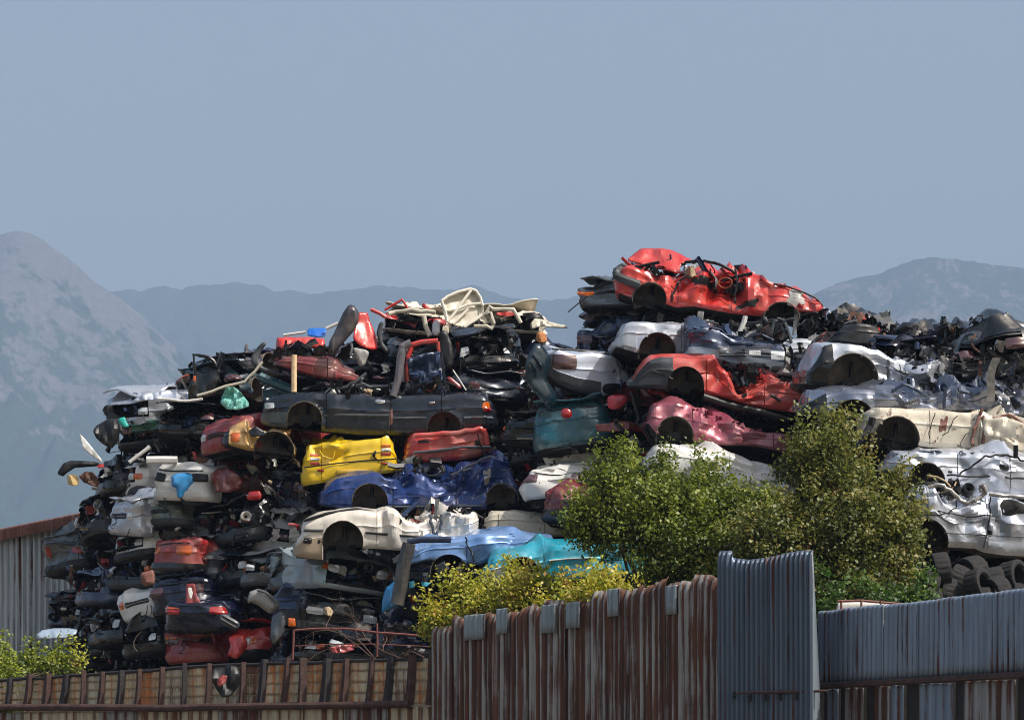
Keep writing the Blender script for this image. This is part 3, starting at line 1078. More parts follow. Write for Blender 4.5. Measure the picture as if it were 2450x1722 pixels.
# silver saloon under the red one
w = Wreck('wrecked_car', 'pale silver saloon squashed flat directly beneath the red car on top', 'D',
          [(285, 930), (350, 820), (420, 800), (700, 800), (960, 815), (1100, 850), (1300, 880), (1500, 900), (1700, 925), (1890, 955), (2000, 945), (2110, 955), (2150, 990)],
          [(290, 1030), (480, 1090), (800, 1110), (1100, 1160), (1500, 1180), (1900, 1190), (2080, 1200), (2150, 1170)],
          57.6, SILVER, arches=[(660, 1075, 172), (1945, 1260, 140)], yaw=2, seed=12, base=.008, dents=[(1100, .07, 150), (800, .02, 150)], grooves=[880], hood=[(300, 960)],
          bumps=[('L', 470, .5, SILVER)])
w.tubes('window_frame', [[(790, 985), (900, 905), (1000, 830), (1070, 795), (1180, 800)], [(1700, 955), (1735, 800), (1770, 765), (1815, 775), (1870, 900), (1890, 985)]], .03, GREY, .05, jit=.006)
w.tubes('pillar', [[(1385, 935), (1420, 890), (1470, 745)]], .05, WHITE, .05, jit=.01)
w.tubes('roof_edge', [[(1180, 800), (1300, 830), (1500, 800), (1750, 765)]], .03, DGREY, .2, jit=.02)
w.sheet('window_glass', [(1710, 960), (1740, 810), (1800, 790), (1860, 930), (1850, 975)], MATS['glass_dark'], dy=.12, amp=.005, thick=.006)
w.cabin(1050, 800, 1700, 930, 40)

# dark blue nose wedged between
w = Wreck('wrecked_car', 'dark blue car nose with bare radiator panel wedged below the silver saloon', 'D',
          [(905, 1010), (940, 880), (1050, 860), (1220, 880), (1350, 930), (1500, 950), (1700, 965), (1850, 1000), (1915, 1040)],
          [(1050, 1130), (1200, 1180), (1400, 1230), (1600, 1270), (1800, 1300), (1915, 1330)],
          56.9, SLATE, W=1.5, yaw=6, seed=21, base=.016, dents=[(1000, .07, 120), (1300, .03, 160)], bumps=[('L', 1920, .42, paint('bumper_steel_blue', (92, 108, 126), .3, .35, .3))], rc=.2)
for i in range(4):
    w.rect('grille_slat', 1220, 1020 + i * 30, 1700, 1036 + i * 30, BP, .006, .1)
w.rect('headlight', 1700, 1060, 1850, 1150, CL_L, .012, .2)
w.rect('headlight', 1500, 1065, 1610, 1110, CL_L, .012, .2)
w.torn(930, 1900, 22, .11)
w.rect('air_intake', 1700, 1205, 1860, 1265, BP, .006, .5)
w.rect('air_intake', 1380, 1180, 1660, 1225, BP, .006, .3)
w.tubes('torn_rail', [[(930, 890), (1000, 855), (1120, 850), (1240, 870), (1300, 920), (1400, 930)], [(1500, 930), (1620, 905), (1740, 965)]], .025, SLATE, .1, jit=.015)
w.cabin(1200, 890, 1850, 1010, 46, name='engine_bay')

# coral red car
w = Wreck('wrecked_car', 'faded red hatchback folded in the middle with dark front bumper and empty wheel arch', 'D',
          [(430, 1330), (560, 1190), (600, 1150), (690, 1130), (900, 1145), (1100, 1160), (1190, 1190), (1300, 1290), (1400, 1400), (1460, 1420), (1560, 1390), (1640, 1340), (1700, 1330), (1900, 1345), (2050, 1380), (2190, 1425)],
          [(430, 1400), (700, 1420), (1080, 1470), (1200, 1490), (1400, 1540), (1600, 1590), (1800, 1620), (2000, 1640), (2150, 1560), (2190, 1500)],
          56.4, CORAL, arches=[(915, 1385, 172)], yaw=0, roll=8, seed=33, base=.014, dents=[(1250, .09, 140), (1500, .12, 180), (1900, .02, 100)], grooves=[1110, 1640], bumps=[('L', 800, 1.0, MATS['dark_bumper'] if 'dark_bumper' in MATS else plain('dark_bumper', (52, 56, 62), 0, .5, .25, 4, .15))])
w.tubes('sill', [[(1080, 1490), (1300, 1560), (1600, 1630), (1850, 1700)]], .07, BP, .02, 9)
w.tubes('bumper_edge', [[(440, 1360), (500, 1260), (580, 1175)], [(620, 1255), (700, 1285), (800, 1330)]], .016, BP, -.02)
w.cabin(1250, 1230, 1640, 1370, 34)
w.torn(1250, 1640, 10, .12)
w.rect('fuel_cap', 1425, 1425, 1485, 1470, BP, .01, 1.0)

# mauve car
w = Wreck('wrecked_car', 'mauve pink crumpled car under the faded red hatchback', 'G',
          [(1140, 200), (1170, 110), (1210, 75), (1400, 60), (1540, 90), (1700, 130), (1800, 165), (2050, 270), (2250, 320), (2600, 350)],
          [(1140, 230), (1240, 380), (1560, 405), (1800, 430), (2130, 440), (2400, 500), (2600, 500)],
          55.9, MAUVE, arches=[(1395, 345, 170)], seed=44, base=.016, yaw=2, dents=[(1650, .07, 160), (1950, .08, 200), (1350, .03, 120)], grooves=[1560, 2300])
w.torn(1550, 2200, 12, .10)
w.cabin(1550, 70, 2200, 190, 12, dy=1.0)

# white one below it, behind the bush
w = Wreck('wrecked_car', 'white crumpled car behind the green bush beneath the mauve one', 'G',
          [(1150, 470), (1220, 430), (1400, 420), (1700, 470), (1950, 540), (2150, 620), (2400, 700), (2550, 740)],
          [(1150, 700), (1600, 760), (2000, 850), (2300, 900), (2550, 900)], 55.2, WHITE, seed=51, base=.02, dents=[(1700, .04, 200), (2200, .04, 200)], grooves=[1900])

# silver tail with smoked lamp
w = Wreck('wrecked_car', 'clean silver saloon tail with smoked lamp and square fuel flap', 'C',
          [(815, 740), (850, 720), (1050, 770), (1200, 750), (1400, 775), (1500, 830), (1570, 900)],
          [(815, 960), (900, 1040), (1100, 1110), (1280, 1150), (1400, 1100), (1570, 1000)],
          58.3, paint('cool_white_paint', (188, 196, 212), .15, .3, .22), W=1.5, seed=61, base=.005, yaw=12, roll=10, dents=[(1480, .08, 90)], bumps=[('L', 1290, .38, GP)], rc=.3)
w.rect('tail_lamp', 832, 770, 1060, 905, SM_L, .012, .15)
w.rect('fuel_flap', 1250, 865, 1335, 940, w.paint, .006, .35)
w.rect('wheel_gap', 1300, 1010, 1540, 1120, BP, .004, .8)
w.tubes('boot_edge', [[(840, 722, .1), (1100, 730, .3), (1400, 760, .5)]], .02, BP, .1)

# dark saloon in the middle
w = Wreck('wrecked_car', 'long dark four door saloon with lit tail lamp lying above the yellow hatchback', 'B',
          [(110, 1180), (190, 1140), (300, 1120), (500, 1110), (700, 1112), (860, 1130), (1280, 1138), (1780, 1130), (1950, 1118), (2150, 1140), (2190, 1180)],
          [(100, 1400), (330, 1425), (650, 1455), (1000, 1490), (1600, 1495), (1930, 1450), (2210, 1425)],
          60.0, NAVY, W=1.65, arches=[(490, 1350, 165), (1770, 1440, 160)], seed=70, base=.005, roll=6, yaw=-2, dents=[(650, .02, 80), (1250, .015, 60), (1000, .01, 200)],
          grooves=[690, 1282, 1745], hood=[(110, 760)], bumps=[('R', 1945, .34, NAVY), ('L', 330, .48, paint('bumper_green_grey', (58, 70, 76), .2, .35, .25))])
w.rect('tail_lamp', 2120, 1195, 2190, 1280, OR_L, .014, .6)
w.rect('tail_lamp', 2135, 1245, 2192, 1285, RED_L, .02, .4)
w.rect('headlight', 122, 1195, 215, 1250, CL_L, .012, .3)
w.rect('door_handle', 1635, 1190, 1690, 1212, plain('chrome', (205, 205, 205), 1, .18, .1), .02, .4, parent=w.doors[-1])
w.rect('door_handle', 1140, 1160, 1230, 1200, MATS['chrome'], .02, .6, parent=w.doors[0])
w.rect('rub_strip', 670, 1300, 1270, 1318, GREY, .014, .1, 3)
w.rect('rub_strip', 1300, 1328, 1610, 1345, GREY, .014, .1, 3)
w.rect('rear_trim', 1950, 1325, 2200, 1345, GREY, .02, .1, 3)
w.tubes('pillar', [[(1300, 1138), (1345, 1000), (1375, 780), (1395, 690), (1470, 655)]], .075, paint('pillar_purple_grey', (112, 110, 118), .2, .35, .3), .1, 9, jit=.006)
w.tubes('pillar', [[(1380, 1130), (1420, 1075), (1560, 1030)], [(1775, 1135), (1790, 1060), (1760, 870), (1745, 740)]], .03, NAVY, .12, jit=.01)
w.tubes('torn_roof_rail', [[(690, 1105), (820, 1060), (950, 1015)], [(900, 1050), (1050, 930), (1000, 1010)], [(950, 1040), (1150, 1050), (1290, 1030), (1350, 1010)]], .035, WHITE if False else GREY, .3, jit=.02)
w.cabin(700, 1070, 1330, 1135, 40)
w.cabin(1400, 1030, 1760, 1130, 30, name='rear_seats')
w.rect('dent_scuff', 1270, 1240, 1300, 1400, BRUST, .004, .8, irr=.3)

# blue saloon
w = Wreck('wrecked_car', 'shiny blue crumpled car below the yellow and red tailgates', 'H',
          [(440, 660), (600, 560), (720, 530), (850, 518), (1020, 530), (1100, 560), (1250, 512), (1380, 540), (1500, 592), (1600, 560), (1720, 470), (1900, 420), (2050, 375), (2170, 385), (2220, 450), (2250, 520)],
          [(440, 800), (740, 835), (1060, 825), (1500, 832), (1950, 832), (2250, 790)],
          59.0, BLUE, W=1.6, arches=[(900, 765, 165), (2110, 745, 150)], seed=83, base=.018, roll=5, yaw=3, dents=[(1300, .09, 200), (1750, .11, 220), (2050, .06, 150), (1000, .05, 100)], grooves=[1110, 1690], hood=[(440, 1100)])
w.tubes('sill_edge', [[(1060, 810), (1500, 805), (1930, 800)]], .02, GREY, -.01)
w.tubes('waistline_fold', [[(1130, 735), (1300, 715), (1500, 715), (1690, 690)]], .018, BLUE, .0)
w.torn(1120, 2150, 26, .11)
w.rect('primer_patch', 1940, 480, 2010, 620, PRIM, .006, .9, irr=.4)
w.tubes('torn_trim', [[(1640, 520), (1800, 430), (2000, 350), (2060, 355)], [(1750, 480), (2000, 470), (2190, 460)]], .02, GREY, .1, jit=.02)
w.cabin(1150, 400, 1600, 520, 24)
w.sheet('roof_panel', [(1160, 500), (1280, 425), (1450, 405), (1570, 410), (1575, 470), (1500, 540), (1350, 520)], DBLUE, dy=.4, amp=.05, tilt=(0, .6))

# off-white saloon
w = Wreck('wrecked_car', 'off-white saloon with pointed nose and large empty wheel arch below the blue car', 'H',
          [(240, 1090), (300, 960), (420, 900), (620, 865), (800, 850), (960, 875), (1060, 860), (1150, 900), (1220, 950), (1340, 960), (1430, 900), (1560, 895), (1700, 905), (1800, 890), (1880, 850)],
          [(240, 1280), (480, 1300), (840, 1195), (950, 1195), (1180, 1210), (1500, 1150), (1780, 1110), (1880, 1060)],
          57.0, paint('off_white_paint', (220, 213, 202), .1, .36, .35), arches=[(652, 1130, 188)], seed=91, base=.007, yaw=4, roll=6, dents=[(1100, .09, 100), (1480, .08, 140), (1700, .05, 130)], grooves=[962, 1795], hood=[(240, 960)],
          bumps=[('L', 470, .5, paint('cream_bumper', (168, 150, 126), 0, .45, .4))])
w.tubes('rub_strip', [[(860, 1048), (1150, 1070), (1470, 1095)]], .022, BP, -.015)
w.tubes('bonnet_edge', [[(300, 945, .05), (500, 880, .1), (780, 832, .2), (940, 862, .3)]], .03, BP, .1)
w.torn(1050, 1850, 20, .14)
w.rect('indicator_hole', 300, 1100, 370, 1150, BP, .008, .2)
w.rect('indicator_hole', 425, 1115, 460, 1150, BP, .008, .2)
w.rect('bumper_trim', 260, 1020, 480, 1042, GP, .03, .1, 3)
w.cabin(1100, 860, 1800, 960, 40)
w.tubes('crushed_pillar', [[(1440, 890), (1470, 990), (1490, 1090)], [(1550, 880), (1540, 980), (1500, 1080)]], .03, GREY, -.02, jit=.02)
w.sheet('torn_flap', [(1060, 880), (1150, 885), (1200, 940), (1150, 1000), (1100, 950)], BP, dy=-.05, amp=.02)

# pale wing to its right
w = Wreck('wrecked_car', 'pale cream car wing half in shadow right of the off-white saloon', 'H',
          [(1940, 880), (2000, 850), (2200, 845), (2450, 880), (2700, 890)], [(1930, 1040), (2150, 1050), (2450, 1080), (2700, 1080)], 58.2, CREAM, seed=96, base=.012, grooves=[2075, 2500], yaw=-3)
w.tubes('torn_edge', [[(1860, 860), (1930, 960), (1850, 1070)], [(1950, 870), (1925, 980), (1960, 1010)]], .025, MATS['dark_steel'], -.05, jit=.03)

# light blue crushed
w = Wreck('wrecked_car', 'light blue metallic crushed car resting on the turquoise one', 'H',
          [(1262, 1300), (1300, 1220), (1400, 1175), (1650, 1112), (1760, 1100), (1900, 1062), (2100, 1050), (2295, 1070), (2500, 1090), (2620, 1110)],
          [(1262, 1340), (1450, 1300), (1800, 1330), (1900, 1340), (2100, 1260), (2300, 1215), (2620, 1200)],
          56.0, LBLUE, arches=[(1625, 1420, 175)], seed=102, base=.007, yaw=2, roll=5, dents=[(1420, .06, 110), (1950, .035, 100), (2200, .03, 120)], grooves=[1785])
w.torn(1280, 2200, 14, .07)
w.tubes('torn_seam', [[(1770, 1090), (1800, 1180), (1850, 1310)]], .014, BP, -.03, jit=.015)
w.cabin(1500, 1340, 1760, 1480, 20, name='inner_wing', dy=.3)

# turquoise car
w = Wreck('wrecked_car', 'turquoise car with silver lower flank half hidden by bushes', 'L',
          [(600, 200), (650, 160), (850, 85), (1050, 50), (1150, 20), (1500, 5), (1900, 40), (2100, 90)],
          [(620, 380), (800, 380), (1120, 350), (1500, 330), (2000, 300), (2100, 280)],
          55.2, TURQ, arches=[(955, 280, 158)], seed=113, base=.008, yaw=0, roll=7, dents=[(1100, .05, 100), (700, .04, 100), (1700, .04, 200)], grooves=[1152, 1960], bumps=[('L', 800, .66, paint('silver_lower_paint', (150, 154, 158), .4, .4, .35))])
w.tubes('flank_strip', [[(1200, 155), (1400, 135), (1600, 130)]], .014, WHITE, -.01)

# yellow tail
w = Wreck('wrecked_car', 'bright yellow hatchback tail with slatted lamps facing out of the heap', 'H',
          [(290, 330), (320, 250), (440, 222), (560, 205), (700, 215), (1000, 180), (1060, 150), (1120, 230), (1145, 300)],
          [(285, 620), (480, 590), (700, 545), (1000, 505), (1145, 490)],
          59.6, YELLOW, W=3.2, rc=.16, seed=120, base=.008, yaw=3, roll=3, dents=[(600, .05, 100), (400, .04, 70)], grooves=[455, 1000], bumps=[('L', 1150, .41, YELLOW)], tumble=.06, eb=.02)
for x0, x1, yy in ((355, 440, (322, 360, 402)), (1003, 1090, (240, 275, 315))):
    for i, yv in enumerate(yy):
        w.rect('tail_lamp', x0, yv, x1, yv + 24, CL_L if i == 1 else (RED_L if i == 2 else OR_L), .012, .2, 4)
w.rect('plate_recess', 595, 470, 890, 520, paint('yellow_recess', (200, 160, 6), 0, .4, .3), .03, .1)
w.rect('reflector', 420, 468, 480, 488, RED_L, .03, .1, 4)
w.rect('reflector', 1000, 408, 1055, 424, RED_L, .03, .1, 4)
w.tubes('bumper_gap', [[(300, 455), (600, 415), (900, 385), (1140, 372)]], .014, BP, -.035)
w.tubes('lid_fold', [[(440, 300), (470, 350), (560, 380), (580, 300)]], .012, YELLOW, -.01)

# red tailgate
w = Wreck('wrecked_car', 'red hatchback tail with folded roof edge right of the yellow one', 'H',
          [(1235, 220), (1300, 150), (1450, 140), (1700, 120), (1900, 85), (1950, 95), (1985, 200), (2000, 260)],
          [(1240, 410), (1500, 400), (1750, 380), (1900, 350), (2000, 300)],
          59.6, paint('tail_red_paint', (184, 46, 44), 0, .42, .4), W=3.0, rc=.14, seed=131, base=.012, yaw=4, roll=4, dents=[(1600, .03, 200)], bumps=[('L', 2005, .36, DKRED)], tumble=.04, eb=.02)
w.tubes('roof_fold', [[(1310, 165), (1500, 152), (1720, 135), (1900, 95), (1945, 110), (1975, 240)]], .05, w.paint, -.02, 9, jit=.01)
w.tubes('bumper_strip', [[(1295, 320), (1500, 300), (1750, 265), (2000, 262)]], .028, GREY, -.06)
w.rect('lamp_hole', 1340, 205, 1440, 228, BP, .008, .2, 4)
w.rect('lamp_hole', 1860, 200, 1905, 245, BP, .008, .2, 4)
w.tubes('strap', [[(1880, 140), (1900, 220), (1950, 350)]], .014, MATS['dark_steel'], -.09)

# ---- right-hand stack
w = Wreck('wrecked_car', 'bright silver car crushed to a wedge at the right under the black wrecks', 'E',
          [(330, 700), (450, 500), (560, 485), (850, 500), (1100, 560), (1280, 640), (1450, 655), (1600, 690), (1780, 690), (1850, 650), (1950, 660), (2100, 770), (2230, 880)],
          [(330, 850), (480, 890), (950, 860), (1120, 880), (1300, 915), (1700, 920), (2230, 920)],
          52.0, SILV2, arches=[(720, 800, 235)], seed=140, base=.018, yaw=6, roll=6, dents=[(1200, .09, 160), (1550, .12, 200), (1900, .10, 200), (900, .03, 100)], grooves=[1045, 1485], bumps=[('L', 540, 1.0, BLACK)], hood=[(330, 1100)])
w.tubes('crushed_roof_rail', [[(1780, 700), (1810, 610), (1850, 580), (1900, 600), (1960, 670), (2030, 750)], [(1110, 710), (1300, 760), (1500, 840), (1700, 890)], [(1040, 620), (1050, 720), (1035, 820)]], .028, GREY, -.03, jit=.015)
w.torn(1150, 2100, 24, .11)
w.tubes('pillar', [[(1540, 760), (1555, 660), (1590, 600)]], .06, WHITE, .0, 9)
w.rect('inner_wing_panel', 600, 640, 840, 740, PRIM, -.02, .2) if False else None
w.cabin(1280, 610, 1760, 700, 16)

w = Wreck('wrecked_car', 'grey-blue metallic car pressed almost flat between the silver wedge and the beige truck', 'E',
          [(262, 1050), (330, 990), (480, 920), (700, 900), (950, 898), (1080, 890), (1200, 925), (1400, 940), (1550, 910), (1700, 950), (1850, 930), (2000, 890), (2100, 880), (2295, 905), (2500, 930)],
          [(262, 1110), (530, 1150), (930, 1060), (1300, 1075), (1700, 1085), (2000, 1095), (2295, 1130), (2500, 1150)],
          51.0, GREYB, arches=[(730, 1180, 200)], seed=152, base=.03, yaw=3, roll=8, dents=[(1300, .10, 250), (1700, .12, 250), (2150, .08, 200)], grooves=[1560], bumps=[('L', 490, 1.0, BLACK)])
w.torn(1000, 2290, 36, .11)
w.tubes('roof_edge', [[(1080, 900), (1190, 850), (1280, 880), (1400, 950)], [(1700, 900), (1850, 930), (1980, 860), (2060, 850), (2100, 900)], [(1560, 870), (1565, 1060)]], .03, SLATE, -.02, jit=.02)
w.cabin(1300, 900, 2000, 960, 14)

w = Wreck('wrecked_truck', 'dirty beige pickup side with torn wheel arch and rust stains at the right', 'E',
          [(925, 1080), (960, 1048), (1200, 1062), (1400, 1080), (1700, 1100), (1900, 1108), (1960, 1110), (2000, 1130), (2295, 1150), (2500, 1160)],
          [(880, 1290), (1340, 1405), (1500, 1420), (1800, 1440), (2000, 1450), (2295, 1480), (2500, 1480)],
          49.8, CREAM, arches=[(1125, 1345, 212)], seed=160, base=.01, yaw=2, roll=3, dents=[(2150, .08, 150), (1880, .06, 60)], grooves=[1432, 1885], tumble=.05, cat='wrecked truck')
w.tubes('torn_edge', [[(1900, 1060), (1870, 1160), (1830, 1300), (1820, 1400)], [(1910, 1130), (1935, 1250), (1915, 1380)], [(2000, 1150), (2150, 1120), (2280, 1200), (2295, 1230)]], .03, BRUST, -.04, jit=.02)
w.tubes('hanging_wire', [[(1470, 1100), (1440, 1200), (1425, 1340)], [(1680, 1130), (1600, 1240), (1540, 1310)], [(1790, 1290), (1700, 1390), (1690, 1400)]], .008, BP, -.05, 5, jit=.03)
w.rect('rust_hole', 1530, 1145, 1600, 1270, BRUST, .003, 1.0, irr=.5)
w.sheet('crushed_cab', [(1920, 1130), (2000, 1150), (2130, 1130), (2295, 1210), (2420, 1260), (2420, 1340), (2100, 1330), (1930, 1300)], CREAM, dy=-.15, amp=.07, thick=.02, seed=9)
w.tubes('mud_flap_strut', [[(900, 1150), (860, 1260), (780, 1370)]], .06, BP, -.05, 7, jit=.02)

w = Wreck('wrecked_car', 'white hatchback side beneath the beige pickup, cables hanging across it', 'F',
          [(1080, 175), (1130, 135), (1400, 120), (1700, 125), (1900, 118), (2295, 150), (2500, 160)],
          [(1080, 290), (1200, 400), (1570, 430), (1900, 490), (2295, 510), (2500, 520)],
          48.9, SILV2, arches=[(1395, 395, 178)], seed=171, base=.007, yaw=2, roll=4, dents=[(1350, .03, 90), (1800, .035, 200), (2100, .05, 150)], grooves=[1690, 2170])
w.tubes('hanging_cable', [[(1690, 340), (1800, 260), (1930, 150), (2080, 160), (2200, 170), (2295, 200)], [(1580, 335), (1800, 345), (2100, 340), (2295, 360)]], .016, BP, -.05, 6, jit=.02)
w.torn(1150, 2290, 14, .08)
w.rect('handle_recess', 2060, 215, 2150, 270, BP, .008, .6)
w.rect('fuel_cap', 1600, 285, 1640, 305, BP, .008, .3, 4)
w.tubes('steel_upright', [[(2205, 60), (2205, 180)]], .04, MATS['dark_steel'], -.1)

w = Wreck('wrecked_van', 'pale silver van with caved roof standing on the tyre pile', 'F',
          [(1245, 640), (1300, 520), (1380, 455), (1460, 440), (1560, 570), (1700, 620), (1850, 590), (1960, 520), (2100, 540), (2295, 600), (2500, 640)],
          [(1250, 800), (1400, 990), (1620, 990), (1850, 1000), (1930, 1035), (2100, 1060), (2295, 1070), (2500, 1070)],
          48.0, SILV2, arches=[(1375, 955, 228)], seed=180, base=.009, yaw=3, roll=4, dents=[(1750, .06, 250), (2100, .06, 150), (1400, .03, 100)], grooves=[1400, 1965], cat='wrecked van')
w.tubes('caved_roof_rail', [[(1400, 450), (1470, 425), (1540, 430), (1640, 510), (1720, 575), (1770, 590), (1860, 545), (1930, 495), (1925, 440), (1885, 430), (1890, 490)], [(1960, 505), (2100, 525), (2295, 535)]], .034, paint('grey_rail_paint', (140, 140, 140), .3, .4, .4), -.06, 8, jit=.012)
w.tubes('hanging_cable', [[(1430, 600), (1500, 660), (1600, 690), (1655, 640), (1660, 560)], [(1975, 530), (1980, 650), (1960, 780), (1920, 1000)], [(1390, 690), (1700, 700), (2050, 715)]], .011, BP, -.05, 5, jit=.02)
w.torn(1400, 2290, 22, .14)
w.rect('door_lock', 1960, 830, 2005, 880, BP, .012, .8)
w.rect('window_hole', 2080, 560, 2380, 690, UB, .004, .4, irr=.12)
w.tubes('seam', [[(1560, 860), (1900, 875), (2295, 895)]], .008, GREY, -.01)
w.cabin(1400, 420, 1900, 560, 26)

# black wrecks along the top right
w = Wreck('wrecked_car', 'black saloon tail with red lamp at the top right of the heap', 'E',
          [(515, 400), (570, 340), (650, 300), (770, 270), (950, 300), (1040, 320), (1090, 370)], [(520, 450), (700, 480), (950, 500), (1090, 505)],
          53.5, BLACK, W=2.6, rc=.2, seed=190, base=.014, dents=[(1000, .04, 80)], yaw=4, roll=4, bumps=[('L', 1100, .45, DGREY)])
w.rect('tail_lamp', 970, 330, 1035, 362, RED_L, .012, .3, 4)
w.torn(560, 1080, 16, .2)
w.sheet('torn_roof', [(770, 250), (900, 215), (1000, 195), (1060, 162), (1075, 170), (1060, 250), (1030, 320), (940, 290), (800, 275)], BLACK, dy=.5, amp=.06)
w.cabin(620, 230, 1080, 300, 26)
w = Wreck('wrecked_car', 'black burnt-looking car with wiring spilling out at the top right', 'E',
          [(1080, 330), (1200, 280), (1280, 300), (1400, 290), (1500, 310), (1600, 330), (1700, 350)], [(1090, 520), (1300, 560), (1500, 590), (1700, 640)],
          53.2, BLACK, W=2.4, seed=199, base=.03, dents=[(1400, .05, 250)], roll=4)
w.cabin(1080, 310, 1680, 420, 30)
w.cabin(1200, 440, 1650, 600, 26, name='spilling_wires', dy=-.05, dep=.4)
w = Wreck('wrecked_car', 'dark car with bulging bonnet and wheel arch at the far right top', 'E',
          [(1600, 440), (1750, 340), (1900, 290), (2000, 240), (2130, 225), (2250, 270), (2400, 330), (2500, 420)], [(1600, 620), (1800, 690), (2230, 640), (2500, 600)],
          52.6, DGREY, W=1.6, arches=[(2020, 620, 180)], seed=207, base=.016, dents=[(1700, .05, 150), (1950, .03, 150)], roll=6)
w.torn(1620, 2290, 20, .11)
w.sheet('door_corner', [(2100, 240), (2110, 195), (2140, 180), (2180, 210), (2185, 245)], BLACK, dy=.2, amp=.01)
w.tubes('loose_wires', [[(1800, 300), (1810, 230), (1830, 215), (1850, 260), (1880, 225), (1910, 215), (1930, 250)], [(1620, 400), (1760, 330), (1900, 280), (1950, 250)]], .012, BP, .2, 5, jit=.03)
w.cabin(1600, 320, 1980, 430, 40)
w.sheet('pale_flap', [(1620, 560), (1760, 540), (1775, 640), (1650, 640)], GREY, dy=-.1, amp=.03)
w.tubes('spare_tyre_edge', [[(2240 + 40 * math.cos(t), 730 + 80 * math.sin(t)) for t in np.linspace(-1.6, 1.6, 9)]], .05, MATS['rubber'], .05)

# maroon car and tan car near the top of the left half
w = Wreck('wrecked_car', 'maroon car side lying behind the pale wooden stake', 'B',
          [(225, 810), (300, 782), (480, 780), (700, 790), (780, 800), (850, 862), (930, 900), (985, 930)], [(225, 860), (350, 895), (560, 960), (720, 990), (985, 1005)],
          60.2, MAROON, seed=220, base=.006, roll=6, yaw=4, dents=[(820, .05, 80)], grooves=[700], bumps=[('R', 770, .45, DKRED)])
w.torn(250, 900, 12, .08)
w.cabin(260, 690, 900, 790, 34, dy=.6)
w = Wreck('wrecked_car', 'tan car front with orange corner lamp and large wheel arch below the dark saloon', 'A',
          [(1690, 880), (1760, 832), (1870, 792), (1905, 865), (2060, 882), (2120, 850), (2240, 870), (2320, 980)], [(1690, 1010), (1900, 1060), (2320, 1100)],
          60.0, TAN, seed=221, base=.012, yaw=8, arches=[(2125, 1065, 185)], dents=[(1900, .05, 60)], bumps=[('L', 1730, .9, DGREY)])
w.rect('corner_lamp', 1735, 900, 1815, 985, OR_L, .014, .3)
w.tubes('bent_wing_edge', [[(1885, 800), (1890, 930), (1920, 1040)]], .03, TAN, -.02)
w.torn(1880, 2300, 8, .1)
w.sheet('bonnet_flap', [(1890, 880), (1960, 840), (2060, 900), (2040, 930), (1920, 935)], DGREY, dy=-.1, amp=.02)
